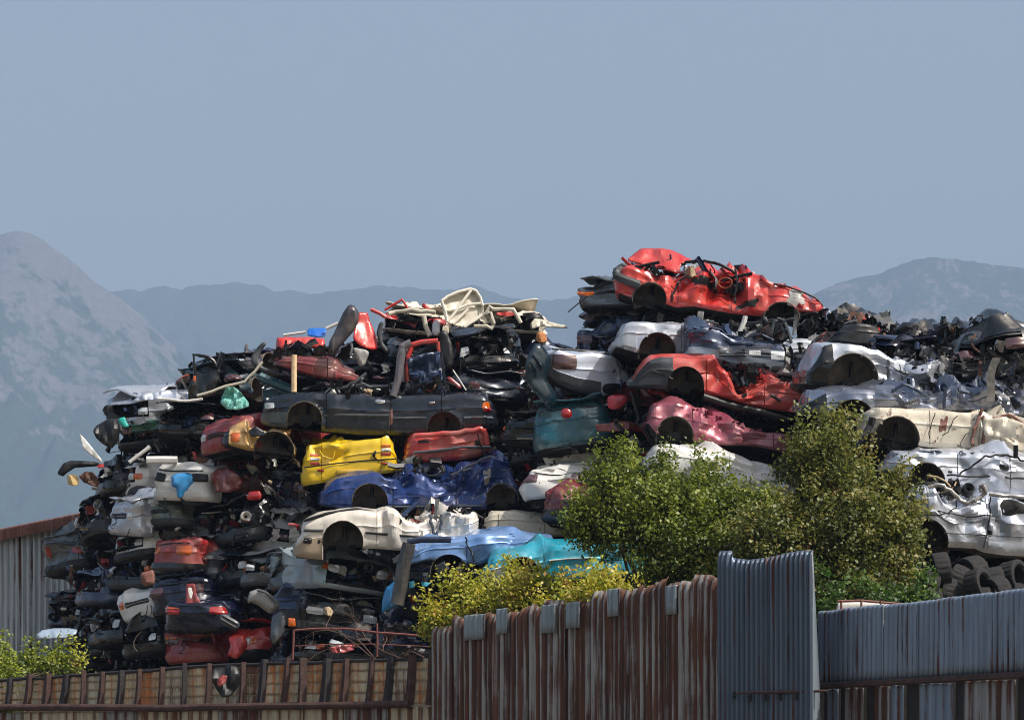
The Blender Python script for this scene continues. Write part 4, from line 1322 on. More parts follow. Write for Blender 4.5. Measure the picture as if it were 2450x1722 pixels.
# ------------------------------------------------------------------ wrecks that point their nose or tail at the street
class EndCar(Tub):
    """end face at local x = 0 turned towards the street; cx, y1 = middle of its lower edge in photo pixels, ht = height in pixels"""

    def __init__(s, label, cx, y1, Y, paint, kind='front', W=1.58, ht=78, yaw=0, roll=0, pitch=0, seed=1, base=.022, dents=(), L=3.5, bumper=None, lens=None, plate=False,
                 name='wrecked_car', group='wrecked cars in the scrap heap', parts=True, arch=True, trim=None, orange=True, open_end=None):
        h = ht / (FX / Y)
        r0 = np.random.default_rng(seed + 900)
        if cx < 730 and y1 > 1150:      # the left end of the heap faces away from the sun
            yaw += -18 + r0.uniform(-12, 10)
            base = base * .9 + .012
            Y += r0.uniform(-.45, .55); W *= .9
        else:
            base = base * 1.0 + .004
        roll = roll + r0.uniform(-7, 7); pitch = pitch + r0.uniform(-5, 5); W = W * r0.uniform(.88, 1.02)
        v1b = r0.uniform(.27, .40) if r0.random() < .8 else None
        if bumper is None:
            bumper = [paint, paint, BP, GP, paint, DGREY][int(r0.integers(0, 6))]
        dents = list(dents) + [(r0.uniform(0, .5), r0.uniform(.0, .07), .4)]
        R = rotm(0, 0, RAD(90 + yaw)) @ rotm(RAD(roll), RAD(pitch), 0)
        if kind == 'front':
            top = [(0, h * .86), (.25, h * .95), (1.0, h * 1.08), (1.5, h * 1.12), (2.4, h * 1.0), (L, h * .95)]
        else:
            top = [(0, h), (.3, h * 1.02), (1.0, h * 1.06), (2.0, h * 1.0), (L, h * .85)]
        bot = [(0, 0.02), (.3, 0), (L, 0)]
        bm = bumper or BP
        kind_ = kind
        super().__init__(P(cx, y1, Y), R, 0, L, W, top, bot, paint, seed, [(.78, .12, .33)] if arch else (), base, [(c, a, r) for c, a, r in dents] + [(1.7, .06, .5)],
                         [1.35, 2.4], [('L', .42, v1b, bm)] if v1b else [], rc=.24, step=.07, hood=[(0.02, 1.2)] if kind == 'front' else (), open_end=open_end)
        s.build(name, label, 'wrecked car', group)
        shade_ = None
        if not parts:
            return
        hw = W / 2
        rg = np.random.default_rng(seed)
        tr = trim or BP
        lens_ = lens or ((CL_L if rg.random() < .6 else SM_L) if kind == 'front' else (RED_L if rg.random() < .5 else SM_L))
        if kind == 'front':
            if open_end is None:
                gr = s.end_patch('grille', 'L', -.36, .36, .52, .70, tr, .006, .15)
                for k in range(3):
                    s.end_patch('grille_slat', 'L', -.34, .34, .535 + .05 * k, .555 + .05 * k, paint if k % 2 else GP, .016, .1, 4, parent=gr)
            for sg in (-1, 1):
                a, b = sorted((sg * .40, sg * (hw - .10)))
                if rg.random() < .8:
                    s.end_patch('headlight', 'L', a, b, .50, .74, lens_, .014, .3)
                if orange and rg.random() < .3:
                    a, b = sorted((sg * (hw - .10), sg * (hw + .05)))
                    s.end_patch('indicator', 'L', a, b, .52, .72, OR_L, .014, .3, 5)
            s.end_patch('air_intake', 'L', -.42, .42, .10, .24, UB, -.004, .25)
            for sg in (-.6, .6):
                s.end_patch('fog_lamp', 'L', sg - .1, sg + .1, .12, .25, UB, -.004, .8, 6)
        else:
            for sg in (-1, 1):
                a, b = sorted((sg * (hw - .38), sg * (hw - .02)))
                tl_ = s.end_patch('tail_lamp', 'L', a, b, .55, .80, lens_, .014, .25)
                if orange and rg.random() < .4:
                    a, b = sorted((sg * (hw - .36), sg * (hw - .04)))
                    s.end_patch('indicator', 'L', a, b, .72, .79, OR_L, .022, .2, 5, parent=tl_)
            s.end_patch('plate_recess', 'L', -.30, .30, .5, .66, tr, -.002, .12)
            s.end_patch('boot_lip', 'L', -.6, .6, .86, .9, tr, .012, .3, 4)
        if plate:
            s.end_patch('number_plate', 'L', -.26, .26, .18, .32, WHITE, .03, .06, 4)
        # sprung bonnet or boot lid, buckled and standing off the body
        if r0.random() < .6:
            xs, ys = np.linspace(.02, 1.05, 12), np.linspace(-hw + .1, hw - .1, 16)
            X, Yy = np.meshgrid(xs, ys)
            lift = r0.uniform(.03, .22); skew = r0.uniform(-.18, .18)
            Z = s.top(X) + .03 + lift * (1 - X / 1.05) * (1 + skew * Yy / hw * 3) + .05 * np.sin(Yy * r0.uniform(1, 3) + r0.uniform(0, 6))
            p = np.stack([X - r0.uniform(-.1, .12), Yy, Z], -1)
            p[..., 2] += .05 * Folds(seed + 18)(p)
            mb = MB(); mb.grid(s.w(p.reshape(-1, 3)).reshape(p.shape))
            mb.build('bonnet_lid' if kind == 'front' else 'boot_lid', paint, s.root, solid=.025, sharp=24)
        if r0.random() < .7:
            for k in range(int(r0.integers(1, 4))):
                y0_, z0_ = r0.uniform(-.6, .6), r0.uniform(.2, .8) * h
                q = [np.array([-.04 - .05 * t, y0_ + .35 * t * r0.uniform(-1, 1), z0_ - .28 * t - .1 * math.sin(t * 3)]) for t in np.linspace(0, 1, 7)]
                mb = MB(); mb.tube([s.w(a) for a in q], .009, 0, 5); mb.build('hanging_wire', BP, s.root)
        # crushed roof and pillars
        mb = MB()
        xs, ys = np.linspace(1.15, 2.9, 12), np.linspace(-hw + .12, hw - .12, 10)
        X, Yy = np.meshgrid(xs, ys)
        Z = s.top(X) + .07 + .05 * np.sin((X - 1.15) * 1.8)
        p = np.stack([X, Yy, Z], -1)
        p[..., 2] += .06 * Folds(seed + 8)(p)
        mb.grid(s.w(p.reshape(-1, 3)).reshape(p.shape))
        mb.build('roof', paint, s.root, solid=.03)
        mb = MB()
        junk(mb, (1.5, 0, h * 1.06), (1.2, W * .8, .18), 16, rg, (3, 2, 2, 2, 1, 1), .7)
        mb.v = [s.w(v) for v in mb.v]
        tag(mb.build('interior', JM, s.root), kind='stuff')
        if open_end:
            mb = MB()
            junk(mb, (.28, 0, h * .5), (.5, W * .75, h * .5), 34, rg, (2, 3, 4, 2, 3, 2), .7)
            mb.v = [s.w(v) for v in mb.v]
            tag(mb.build('engine_bay', JM, s.root), kind='stuff')


OPEN = (-1, .42, .93, .62)
# left-hand end of the heap, top rows first: (label, cx, y1 (native px), Y, paint, kind, options)
EndCar('silver wreck nose with jutting roof at the upper left edge of the heap', 305, 1031, 63.0, SILVER, 'front', ht=86, yaw=-38, pitch=-4, seed=301, open_end=OPEN, roll=2)
EndCar('dark green wreck with a turquoise corner at the left edge of the heap', 352, 1068, 62.6, GREEN, 'rear', ht=64, yaw=-14, seed=302, base=.05, lens=SM_L, orange=False, open_end=(-1, .2, .6, .6))
EndCar('small bright red car nose beside the tan wreck', 533, 1082, 60.5, DKRED, 'front', ht=86, yaw=-34, seed=303, W=1.45, bumper=DKRED)
EndCar('white car tail with a thin black waist stripe at the left of the heap', 428, 1200, 61.2, WHITE, 'rear', ht=84, yaw=-16, seed=305, base=.008, bumper=WHITE, lens=BP, orange=False)
EndCar('white car nose with missing headlamps at the far left of the heap', 300, 1192, 62.4, WHITE, 'front', ht=92, yaw=-40, seed=306, open_end=OPEN, bumper=GP)
EndCar('maroon crumpled nose behind the sky blue wing', 560, 1182, 61.4, MAROON, 'front', ht=92, yaw=14, seed=307, base=.07)
EndCar('deep blue car tail with rounded red lamp left of the blue saloon', 668, 1222, 60.4, DBLUE, 'rear', ht=84, yaw=-22, seed=308, base=.02, bumper=DBLUE)
EndCar('black wreck nose with bare bumper poking out furthest left', 245, 1188, 62.9, BLACK, 'front', ht=78, yaw=-38, seed=367, base=.04, open_end=OPEN)
EndCar('chrome-bright silver nose with narrow grille in the left stack', 285, 1282, 62.0, SILVER, 'front', ht=92, yaw=-34, seed=309, bumper=SILVER, base=.012)
EndCar('sage green grey nose squeezed between the silver one and a dark wreck', 375, 1262, 61.6, paint('sage_paint', (110, 122, 110), .2, .4, .4), 'front', ht=80, yaw=-20, seed=310)
EndCar('black wreck bulging out at the left edge above the shed', 212, 1290, 63.2, BLACK, 'front', ht=100, yaw=-48, seed=311, base=.07, open_end=OPEN)
EndCar('white nose with black bumper low in the left stack', 305, 1345, 61.7, WHITE, 'front', ht=78, yaw=-30, seed=312, bumper=BP, open_end=OPEN)
EndCar('dark red tail with yellow lamp in the shaded stack', 400, 1372, 61.0, DKRED, 'rear', ht=80, yaw=-24, seed=313, lens=OR_L, bumper=BLACK, W=1.5)
EndCar('dark green wreck above the dark red tail', 440, 1296, 61.2, DTEAL, 'front', ht=84, yaw=-10, seed=314, base=.05)
EndCar('black wreck under the deep blue tail', 560, 1300, 60.6, DGREY, 'front', ht=92, yaw=-12, seed=315, open_end=OPEN, base=.05)
EndCar('pale grey wreck with torn wing beside the off-white saloon', 640, 1330, 60.0, PRIM, 'front', ht=96, yaw=-20, seed=316, base=.04, open_end=OPEN)
EndCar('grey car nose with bright headlamp in the shaded stack', 462, 1392, 60.8, GREY, 'front', ht=84, yaw=-30, seed=317, bumper=GREY)
EndCar('navy wreck jutting out low at the left edge', 205, 1450, 63.0, SLATE, 'front', ht=92, yaw=-40, seed=318, open_end=OPEN, base=.05)
EndCar('black wreck between the navy one and the brown box', 300, 1410, 62.0, BLACK, 'front', ht=80, yaw=-24, seed=319, base=.06, open_end=OPEN)
EndCar('white nose with orange indicator above a black bumper', 335, 1486, 60.6, WHITE, 'front', ht=88, yaw=-26, seed=320, bumper=DGREY, lens=OR_L, base=.012)
EndCar('blue car tail stacked beside the upright red panel', 424, 1470, 60.4, DBLUE, 'rear', ht=84, yaw=-8, seed=321, bumper=DBLUE, base=.03)
EndCar('dark teal wreck squeezed beside the grey striped bumper', 545, 1400, 60.4, DTEAL, 'front', ht=88, yaw=-16, seed=322, open_end=OPEN, base=.05)
EndCar('silver grey wreck with torn headlamp above the fallen bumper', 655, 1402, 59.2, GREY, 'front', ht=80, yaw=18, seed=323, base=.035, open_end=OPEN)
EndCar('dark navy nose low in the shaded stack', 522, 1490, 60.2, NAVY, 'front', ht=88, yaw=-20, seed=324)
EndCar('black wreck at the foot of the left stack', 245, 1545, 61.8, BLACK, 'front', ht=88, yaw=-34, seed=325, base=.06, open_end=OPEN)
EndCar('dark grey wreck at the foot of the stack above the fence', 335, 1572, 60.6, DGREY, 'front', ht=84, yaw=-20, seed=326, base=.05, open_end=OPEN)
EndCar('crimson wreck at the foot of the stack', 452, 1588, 60.0, DKRED, 'rear', ht=84, yaw=-10, seed=327, lens=SM_L, bumper=DKRED, base=.05)
EndCar('navy tail with bright bumper edge above the crimson wreck', 470, 1512, 59.9, DBLUE, 'rear', ht=72, yaw=6, seed=328, bumper=DBLUE, lens=RED_L)
EndCar('bright red wreck at the foot of the stack beside the crimson one', 560, 1582, 59.7, RED, 'front', ht=86, yaw=-30, seed=329, base=.06, bumper=BP)
EndCar('grey blue nose with red and amber corner lamp above the pipe rail', 700, 1502, 58.4, SLATE, 'rear', ht=80, yaw=-14, seed=330, bumper=DGREY, base=.02)
EndCar('wide dark grey bumper nose beside the turquoise wing', 815, 1520, 57.6, DGREY, 'front', ht=92, yaw=12, seed=331, W=1.7, base=.012, bumper=paint('slate_bumper', (48, 54, 60), .1, .4, .3), orange=False)
EndCar('pale strut tower wreck with open engine bay beneath the off-white saloon', 850, 1418, 57.6, paint('pale_blue_grey', (150, 166, 172), .2, .4, .4), 'front', ht=92, yaw=26, seed=332, base=.03, open_end=(-1, .12, .9, .62))
EndCar('grey wreck with curved wing beneath the off-white nose', 705, 1408, 58.6, GREY, 'front', ht=86, yaw=-18, seed=333, base=.03, open_end=OPEN)
EndCar('dark wreck behind the pipe rail at the foot of the heap', 870, 1590, 57.0, DGREY, 'front', ht=80, yaw=-10, seed=334, base=.05, open_end=OPEN)
EndCar('black wreck behind dry twigs at the foot of the heap', 700, 1588, 58.2, BLACK, 'front', ht=84, yaw=-14, seed=335, base=.05, open_end=OPEN)
EndCar('navy wreck with a red scrap beside the twigs', 985, 1580, 56.6, DBLUE, 'rear', ht=90, yaw=8, seed=336, base=.05)
# middle of the heap
EndCar('teal tail with round red lamp above the white doors', 1370, 1068, 58.2, TEAL, 'rear', ht=106, yaw=-6, seed=340, bumper=TEAL, base=.02, orange=False, lens=TEAL)
EndCar('black nose with twin headlamps beside the teal tail', 1268, 1058, 58.6, BLACK, 'front', ht=62, yaw=-24, seed=341, base=.02)
EndCar('white saloon tail with red lamp under the teal one', 1330, 1192, 57.4, WHITE, 'rear', ht=72, yaw=-14, seed=342, bumper=GREY, base=.01, orange=False)
EndCar('white door panel wreck in shadow under the teal tail', 1390, 1130, 58.8, WHITE, 'rear', ht=72, yaw=-4, seed=343, base=.02, lens=BP, orange=False)
EndCar('burgundy nose with dark bumper left of the big bush', 1390, 1252, 56.6, MAROON, 'front', ht=84, yaw=-8, seed=344, bumper=DGREY, base=.015, orange=False)
EndCar('crimson wreck crushed between the teal tail and the mauve car', 1500, 1032, 58.8, DKRED, 'rear', ht=96, yaw=10, seed=345, base=.08, open_end=(-1, .2, .8, .6))
EndCar('silver nose with amber lamp sticking out left of the top red car', 1462, 735, 59.8, GREY, 'front', ht=58, yaw=-24, seed=346, lens=OR_L, bumper=GREY, base=.03)
EndCar('plum coloured wreck beneath the amber lamp nose', 1470, 770, 60.2, paint('plum_paint', (58, 28, 44), .2, .35, .4), 'front', ht=44, yaw=-20, seed=347, base=.06, orange=False, lens=SM_L)
EndCar('dark blue wreck left of the pale silver saloon', 1468, 850, 59.4, SLATE, 'rear', ht=66, yaw=-22, seed=348, base=.05, lens=SM_L, orange=False, open_end=(-1, .3, .8, .5))
EndCar('black crumpled wreck behind the dark blue tailgate', 1170, 880, 61.1, BLACK, 'front', ht=84, yaw=14, seed=349, base=.08, open_end=OPEN)
EndCar('black wreck with window opening above the dark saloon', 1190, 960, 60.8, NAVY, 'front', ht=72, yaw=18, seed=350, base=.06)
EndCar('bottle green wreck crushed below the navy door at the top left', 500, 949, 61.8, DTEAL, 'rear', ht=60, yaw=-16, seed=351, base=.07, open_end=(-1, .2, .8, .6))
EndCar('dark indigo wreck supporting the loose door at the top left', 530, 902, 62.6, paint('indigo_paint', (34, 32, 66), .2, .35, .35), 'front', ht=46, yaw=-30, seed=352, base=.06, open_end=OPEN)
EndCar('black wreck wedged under the silver roof at the left', 440, 1040, 61.8, BLACK, 'front', ht=76, yaw=-20, seed=353, base=.07, open_end=OPEN)
EndCar('charcoal nose in the gap beside the tan wreck', 690, 1160, 60.8, DGREY, 'front', ht=80, yaw=-10, seed=354, base=.06, open_end=OPEN)
EndCar('black wreck in the deep gap right of the red tail', 1215, 1120, 60.6, BLACK, 'front', ht=90, yaw=-6, seed=355, base=.06, open_end=OPEN)
EndCar('navy wreck in the gap above the pale cream wing', 1250, 1230, 59.8, DBLUE, 'front', ht=80, yaw=-8, seed=356, base=.05)
EndCar('black wreck beside the far right end of the top red car', 1990, 850, 58.5, BLACK, 'front', ht=90, yaw=-16, seed=357, base=.06, open_end=OPEN)
EndCar('dark wreck behind the wedge of bright silver', 1960, 960, 58.0, BLACK, 'front', ht=84, yaw=-10, seed=358, base=.05, open_end=OPEN)
EndCar('black wreck filling the space behind the beige pickup nose', 1960, 1090, 56.5, BLACK, 'front', ht=84, yaw=-10, seed=359, base=.05, open_end=OPEN)
# upper middle: red and white shells
EndCar('rusty white shell with open window at the top middle', 985, 800, 62.1, CREAM, 'rear', ht=56, yaw=-8, seed=362, base=.05, open_end=(-1, .15, .85, .66), lens=RED_L, orange=False)
EndCar('cream crumpled shell with bent rails right of the raised bonnet', 1215, 800, 62.3, CREAM, 'rear', ht=44, yaw=10, seed=363, base=.08, open_end=(-1, .15, .85, .62), orange=False, lens=BP)
EndCar('grey wreck buried beneath the shells at the top middle', 1010, 870, 62.4, DGREY, 'front', ht=72, yaw=-6, seed=364, base=.06, open_end=OPEN)
EndCar('dark wreck behind the pale wooden stake', 850, 945, 62.4, DGREY, 'front', ht=60, yaw=-10, seed=365, base=.06, open_end=OPEN)
EndCar('black wreck sunk between the maroon car and the white shell', 890, 885, 62.9, BLACK, 'front', ht=70, yaw=-12, seed=366, base=.05, open_end=OPEN)
# ------------------------------------------------------------------ loose panels and scrap lying on the heap


def panel(name, label, cat, view, poly, Y, mat, group='loose panels and scrap on the heap', back=None, ribs=(), rib_mat=None, rib_r=.022, **kw):
    """a loose body panel: its own thing with skin and, where the photo shows them, ribs"""
    pts = V(view, poly)
    cx = sum(p[0] for p in pts) / len(pts); cy = max(p[1] for p in pts)
    base = P(cx, cy, Y)
    if not ribs:
        o = sheet(name, pts, Y, mat, **kw)
        return tag(o, label, cat, group)
    r = empty(name, base, label, cat, group)
    sheet('skin', pts, Y, mat, parent=r, base=base, **kw)
    for run in ribs:
        mb = MB()
        q = V(view, run)
        s_ = FX / Y
        pp = []
        for a, b in q:
            x, z = (a - cx) / s_, (cy - b) / s_
            tl = kw.get('tilt', (0, 0))
            pp.append(P(a, b, Y) - base + np.array([0, tl[0] * x + tl[1] * z - .05 - abs(kw.get('bulge', 0)) * .3, 0]))
        mb.tube(pp, rib_r, 0, 7)
        mb.build('rib', rib_mat or mat, r)
    return r


def tube_thing(name, label, cat, view, run, Y, r, mat, group='loose panels and scrap on the heap', jit=0.0, dy=None):
    q = V(view, run)
    base = P(*q[-1], Y)
    rg = np.random.default_rng(int(q[0][0] * 7 + q[0][1]))
    pts = [P(a, b, Y) - base + np.array([0, (dy[i] if dy else 0), 0]) for i, (a, b) in enumerate(q)]
    out = []
    for a, b in zip(pts[:-1], pts[1:]):
        for t in (0, .5):
            out.append(a + (b - a) * t + (rg.normal(0, jit, 3) if t and jit else 0))
    out.append(pts[-1])
    mb = MB(); mb.tube(out, r, 0, 8)
    return tag(mb.build(name, mat, loc=base), label, cat, group)


IVORY = paint('ivory_paint', (196, 190, 172), 0, .5, .45, rust=.15)
# raised cream bonnet with its ribs showing
panel('bonnet', 'cream car bonnet standing upright with its ribbed underside showing', 'bonnet', 'B',
      [(1735, 265), (1800, 215), (1900, 165), (2010, 135), (2060, 150), (2105, 215), (2130, 300), (2125, 390), (2060, 450), (1960, 520), (1930, 510), (1850, 490), (1790, 470), (1765, 380)], 60.6, IVORY, amp=.02, tilt=(.25, .2), bulge=-.06, lip=-.05,
      ribs=[[(1745, 275), (1805, 225), (1905, 178), (2010, 148)], [(2010, 148), (2060, 165), (2100, 225), (2122, 300), (2115, 390), (2050, 445), (1950, 510)], [(1750, 280), (1785, 380), (1800, 470)], [(1800, 470), (1880, 360), (1960, 240), (2015, 160)],
            [(1780, 365), (1880, 350), (1980, 300), (2105, 280)], [(1850, 485), (1960, 370), (1990, 340)], [(1960, 510), (2060, 420)]], rib_mat=paint('ivory_rib', (214, 208, 192), 0, .5, .4), rib_r=.03)
panel('bumper_cover', 'long plum bumper cover standing on end at the top of the heap', 'bumper', 'B',
      [(900, 300), (950, 310), (985, 370), (985, 450), (940, 540), (870, 620), (790, 710), (735, 770), (712, 730), (715, 650), (760, 560), (800, 470), (850, 370)], 60.0, paint('plum_plastic', (48, 42, 52), 0, .42, .35), bulge=.03, lip=.05, amp=.02)
panel('car_wing', 'bright red car wing standing upright beside the plum bumper cover', 'car panel', 'B',
      [(990, 360), (1060, 355), (1085, 440), (1130, 540), (1150, 620), (1155, 700), (1100, 712), (1000, 680), (940, 620), (950, 500), (975, 420)], 60.6, RED, bulge=.0, amp=.02, tilt=(.5, .3), lip=.0, h=.04)
panel('lamp_housing', 'pale grey lamp housing hanging below the bright red wing', 'lamp', 'B', [(930, 690), (1050, 715), (1085, 740), (1040, 860), (1000, 870), (960, 790)], 60.4, PRIM, bulge=.06, amp=.02)
panel('bonnet', 'bright red bonnet lying flat at the top left of the heap', 'bonnet', 'B', [(235, 595), (300, 588), (500, 585), (660, 600), (680, 640), (650, 690), (500, 700), (300, 720), (222, 735)], 60.8, CORAL, bulge=.05, amp=.025, tilt=(0, .6), lip=.03)
panel('plastic_tub', 'bright blue plastic tub on the skyline left of the plum bumper', 'plastic tub', 'B', [(515, 530), (530, 510), (640, 506), (690, 515), (680, 590), (600, 600), (520, 580)], 61.6, paint('blue_plastic', (10, 96, 190), 0, .4, .1), bulge=.03, amp=.01, tilt=(0, .8))
panel('bumper_cover', 'curved dark grey bumper hooked round the maroon car at the top left', 'bumper', 'B', [(0, 830), (10, 760), (60, 690), (110, 640), (150, 650), (100, 720), (70, 790), (110, 870), (300, 930), (310, 960), (150, 930), (40, 880)], 60.4, GP, bulge=.06, amp=.02)
tube_thing('timber_stake', 'pale wooden stake standing upright in front of the maroon car', 'wooden stake', 'B', [(398, 762), (396, 880), (395, 1100)], 59.4, .055, plain('raw_timber', (205, 178, 140), 0, .8, .2, 9), jit=.0)
tube_thing('metal_bar', 'teal metal bar slanting behind the wooden stake', 'metal bar', 'B', [(80, 960), (200, 1010), (400, 1090)], 60.6, .10, TEAL, jit=.01)
panel('plastic_sheeting', 'crumpled navy plastic sheet bunched in a red door frame above the dark saloon', 'plastic sheet', 'B', [(1425, 800), (1500, 780), (1600, 755), (1720, 730), (1765, 750), (1775, 860), (1760, 1000), (1650, 1030), (1500, 1025), (1450, 930)], 60.4,
      paint('navy_sheet', (40, 58, 92), 0, .35, .15), amp=.07, bulge=.05, fmax=5.0)
r_ = empty('car_door_frame', P(600 + K * 1440, 650 + K * 1030, 60.5), 'red car door frame standing behind the bunched navy sheet', 'door frame', 'loose panels and scrap on the heap')
for nm, run, rr, mt in (('upright', [(1440, 1030), (1435, 900), (1440, 780), (1470, 690)], .05, RED), ('top_rail', [(1440, 680), (1560, 645), (1715, 632)], .055, CORAL), ('outer_trim', [(1385, 1010), (1380, 850), (1395, 740), (1430, 685)], .06, paint('door_trim_grey', (110, 112, 118), .1, .4, .3)), ('rear_upright', [(1715, 640), (1720, 700), (1735, 740)], .05, CORAL)):
    mb = MB(); mb.tube([P(*p, 60.5) - np.array(r_.location) for p in V('B', run)], rr); mb.build(nm, mt, r_)
mb = MB(); junk(mb, (0.45, .35, .62), (.8, .4, .5), 20, np.random.default_rng(4), (3, 2, 2, 2, 1, 1), .8); tag(mb.build('inner_trim', JM, r_), kind='stuff')
panel('bumper_cover', 'long black bumper standing on end right of the navy sheet', 'bumper', 'B', [(1725, 560), (1760, 530), (1800, 560), (1840, 660), (1860, 800), (1840, 880), (1790, 880), (1740, 760)], 60.1, BP, bulge=.08, amp=.015)
panel('lamp_lens', 'white tail lamp lens standing beside the raised cream bonnet', 'lamp', 'B', [(1665, 470), (1700, 440), (1735, 480), (1730, 560), (1690, 590), (1662, 560)], 60.7, CL_L, bulge=.05, amp=.01)
panel('wheel_liner', 'grey curved wheel liner dangling below the white shell', 'wheel liner', 'B', [(1150, 560), (1175, 470), (1215, 450), (1195, 560), (1210, 650), (1260, 720), (1240, 745), (1185, 690)], 60.7, GP, bulge=.05, amp=.01)
tube_thing('bent_rail', 'thin red rail bent to a peak on the skyline', 'bent rail', 'B', [(1225, 350), (1310, 300), (1385, 255), (1415, 300), (1440, 345)], 61.6, .026, RED)
tube_thing('bent_rail', 'short red rail lying across the white shell', 'bent rail', 'B', [(1100, 345), (1180, 380), (1240, 420)], 60.9, .04, CORAL)
tube_thing('bent_rail', 'white roof rail running across the top of the open shell', 'bent rail', 'B', [(1260, 385), (1400, 362), (1560, 365), (1690, 372)], 61.0, .045, IVORY, jit=.02)
tube_thing('bent_rail', 'white pillar running down beside the tail lamp lens', 'bent rail', 'B', [(1580, 400), (1600, 500), (1640, 590)], 60.8, .05, IVORY, jit=.01)
panel('red_clip', 'small jagged red scrap on the skyline left of the cream bonnet', 'metal scrap', 'B', [(1560, 320), (1580, 285), (1600, 300), (1640, 330), (1650, 350), (1600, 345)], 61.2, RED, amp=.02)
tube_thing('white_bar', 'white pole lying behind the blue plastic tub', 'metal bar', 'B', [(300, 580), (500, 552)], 61.8, .03, WHITE)
tube_thing('white_bar', 'ribbed white bar right of the blue plastic tub', 'metal bar', 'B', [(690, 520), (800, 470)], 61.6, .035, WHITE)
panel('red_bar', 'glossy red strip lying behind the dark saloon boot', 'car panel', 'B', [(1795, 960), (1830, 965), (1930, 1045), (1920, 1075), (1880, 1060), (1800, 1000)], 60.5, DKRED, bulge=.03, amp=.005)
tube_thing('white_bar', 'long thin pale strut leaning on the dark saloon boot', 'metal bar', 'B', [(1850, 900), (1910, 990), (1970, 1085)], 60.3, .016, WHITE)
tube_thing('bent_rail', 'white zigzag window frame right of the raised bonnet', 'window frame', 'C', [(130, 500), (200, 500), (290, 520), (310, 470), (285, 370), (215, 400), (275, 318), (330, 345), (490, 345), (560, 470)], 61.0, .042, IVORY, jit=.012)
panel('red_band', 'red strip under the white zigzag window frame', 'car panel', 'C', [(330, 375), (500, 365), (520, 395), (440, 415), (340, 400)], 61.2, CORAL, amp=.02)
panel('roof_panel', 'crumpled cream roof panel on the skyline right of the raised bonnet', 'roof panel', 'C', [(640, 490), (680, 430), (740, 425), (820, 455), (960, 490), (990, 520), (860, 510), (740, 495), (660, 530)], 61.0, IVORY, amp=.06, tilt=(0, .5), fmax=4.0)
panel('foam_block', 'orange-brown foam block below the cream roof panel', 'foam block', 'C', [(705, 570), (750, 545), (790, 580), (800, 640), (740, 660), (700, 630)], 60.3, MATS['foam'], bulge=.06, amp=.05, h=.03)
panel('tailgate', 'dark teal tailgate hanging down beside the clean silver tail', 'tailgate', 'C', [(600, 840), (640, 740), (690, 655), (740, 660), (830, 770), (830, 860), (790, 980), (880, 1100), (900, 1170), (830, 1260), (760, 1190), (680, 1100), (600, 990)], 58.0, DTEAL, amp=.012, bulge=.0, tilt=(.5, 0), lip=.05,
      ribs=[[(665, 765), (760, 880)], [(640, 830), (720, 920)], [(625, 1050), (800, 1200)]], rib_r=.018)
tube_thing('antenna_rod', 'thin rod poking out left from the top of the heap', 'metal rod', 'C', [(990, 370), (1080, 295), (1170, 225)], 59.6, .012, BP)
panel('body_panel', 'red body panel beside the black upright struts', 'car panel', 'C', [(1350, 1150), (1390, 1130), (1530, 1130), (1540, 1180), (1480, 1250), (1400, 1265), (1355, 1240)], 58.0, paint('pinkish_red_paint', (196, 36, 56), 0, .35, .25), bulge=.06, amp=.02)
panel('body_panel', 'torn red panel below the coral hatchback nose', 'car panel', 'C', [(1690, 1060), (1760, 1035), (1850, 1045), (1860, 1110), (1970, 1140), (1980, 1200), (1900, 1190), (1830, 1130), (1740, 1110)], 57.4, CORAL, amp=.05, fmax=4)
panel('body_panel', 'faded brown-red panel above the big bush', 'car panel', 'C', [(1240, 1400), (1400, 1380), (1560, 1370), (1560, 1440), (1420, 1465), (1260, 1465)], 57.6, paint('brown_red_paint', (128, 48, 46), 0, .5, .4), amp=.02)
panel('lamp_lens', 'round red tail lamp on the corner of the teal tail', 'lamp', 'C', [(975 + 52 * math.cos(t), 1298 + 48 * math.sin(t)) for t in np.linspace(0, 6.28, 13)[:-1]], 57.2, RED_L, bulge=.05, amp=.0, h=.03)
for i, run in enumerate(([(1570, 1090), (1600, 1200), (1640, 1350), (1650, 1400)], [(1630, 1000), (1630, 1150), (1600, 1280)], [(1430, 1350), (1480, 1440), (1560, 1500)], [(1740, 1250), (1680, 1330), (1640, 1420)])):
    tube_thing('steel_strut', ['black strut standing left of the mauve car', 'long black strut crossing above the mauve car nose', 'black strut slanting across the brown-red panel', 'short black strut touching the mauve car nose'][i], 'steel strut', 'C', run, 57.2, .04, BP, jit=.03)
# left end
r_ = empty('door_wreck', P(100 + K * 1450, 800 + K * 590, 61.6), 'dark door with empty window frame standing on the left skyline', 'car door', 'loose panels and scrap on the heap')
base_ = np.array(r_.location)
sheet('door_skin', V('A', [(1345, 470), (1385, 380), (1400, 350), (1500, 370), (1590, 310), (1640, 330), (1620, 450), (1600, 560), (1480, 585), (1340, 590)]), 61.6, BLACK, parent=r_, base=base_, amp=.03, bulge=.03)
for run in ([(1405, 370), (1395, 270), (1388, 185), (1440, 192), (1520, 205), (1570, 240), (1600, 290)], [(1600, 300), (1625, 240), (1645, 165), (1685, 185), (1660, 235), (1610, 330)]):
    mb = MB(); mb.tube([P(*p, 61.6) - base_ for p in V('A', run)], .035); mb.build('window_frame', BLACK, r_)
sheet('sticker', V('A', [(1385, 380), (1410, 375), (1410, 430), (1385, 430)]), 61.5, OR_L, parent=r_, base=base_, amp=0, thick=.004, h=.03)
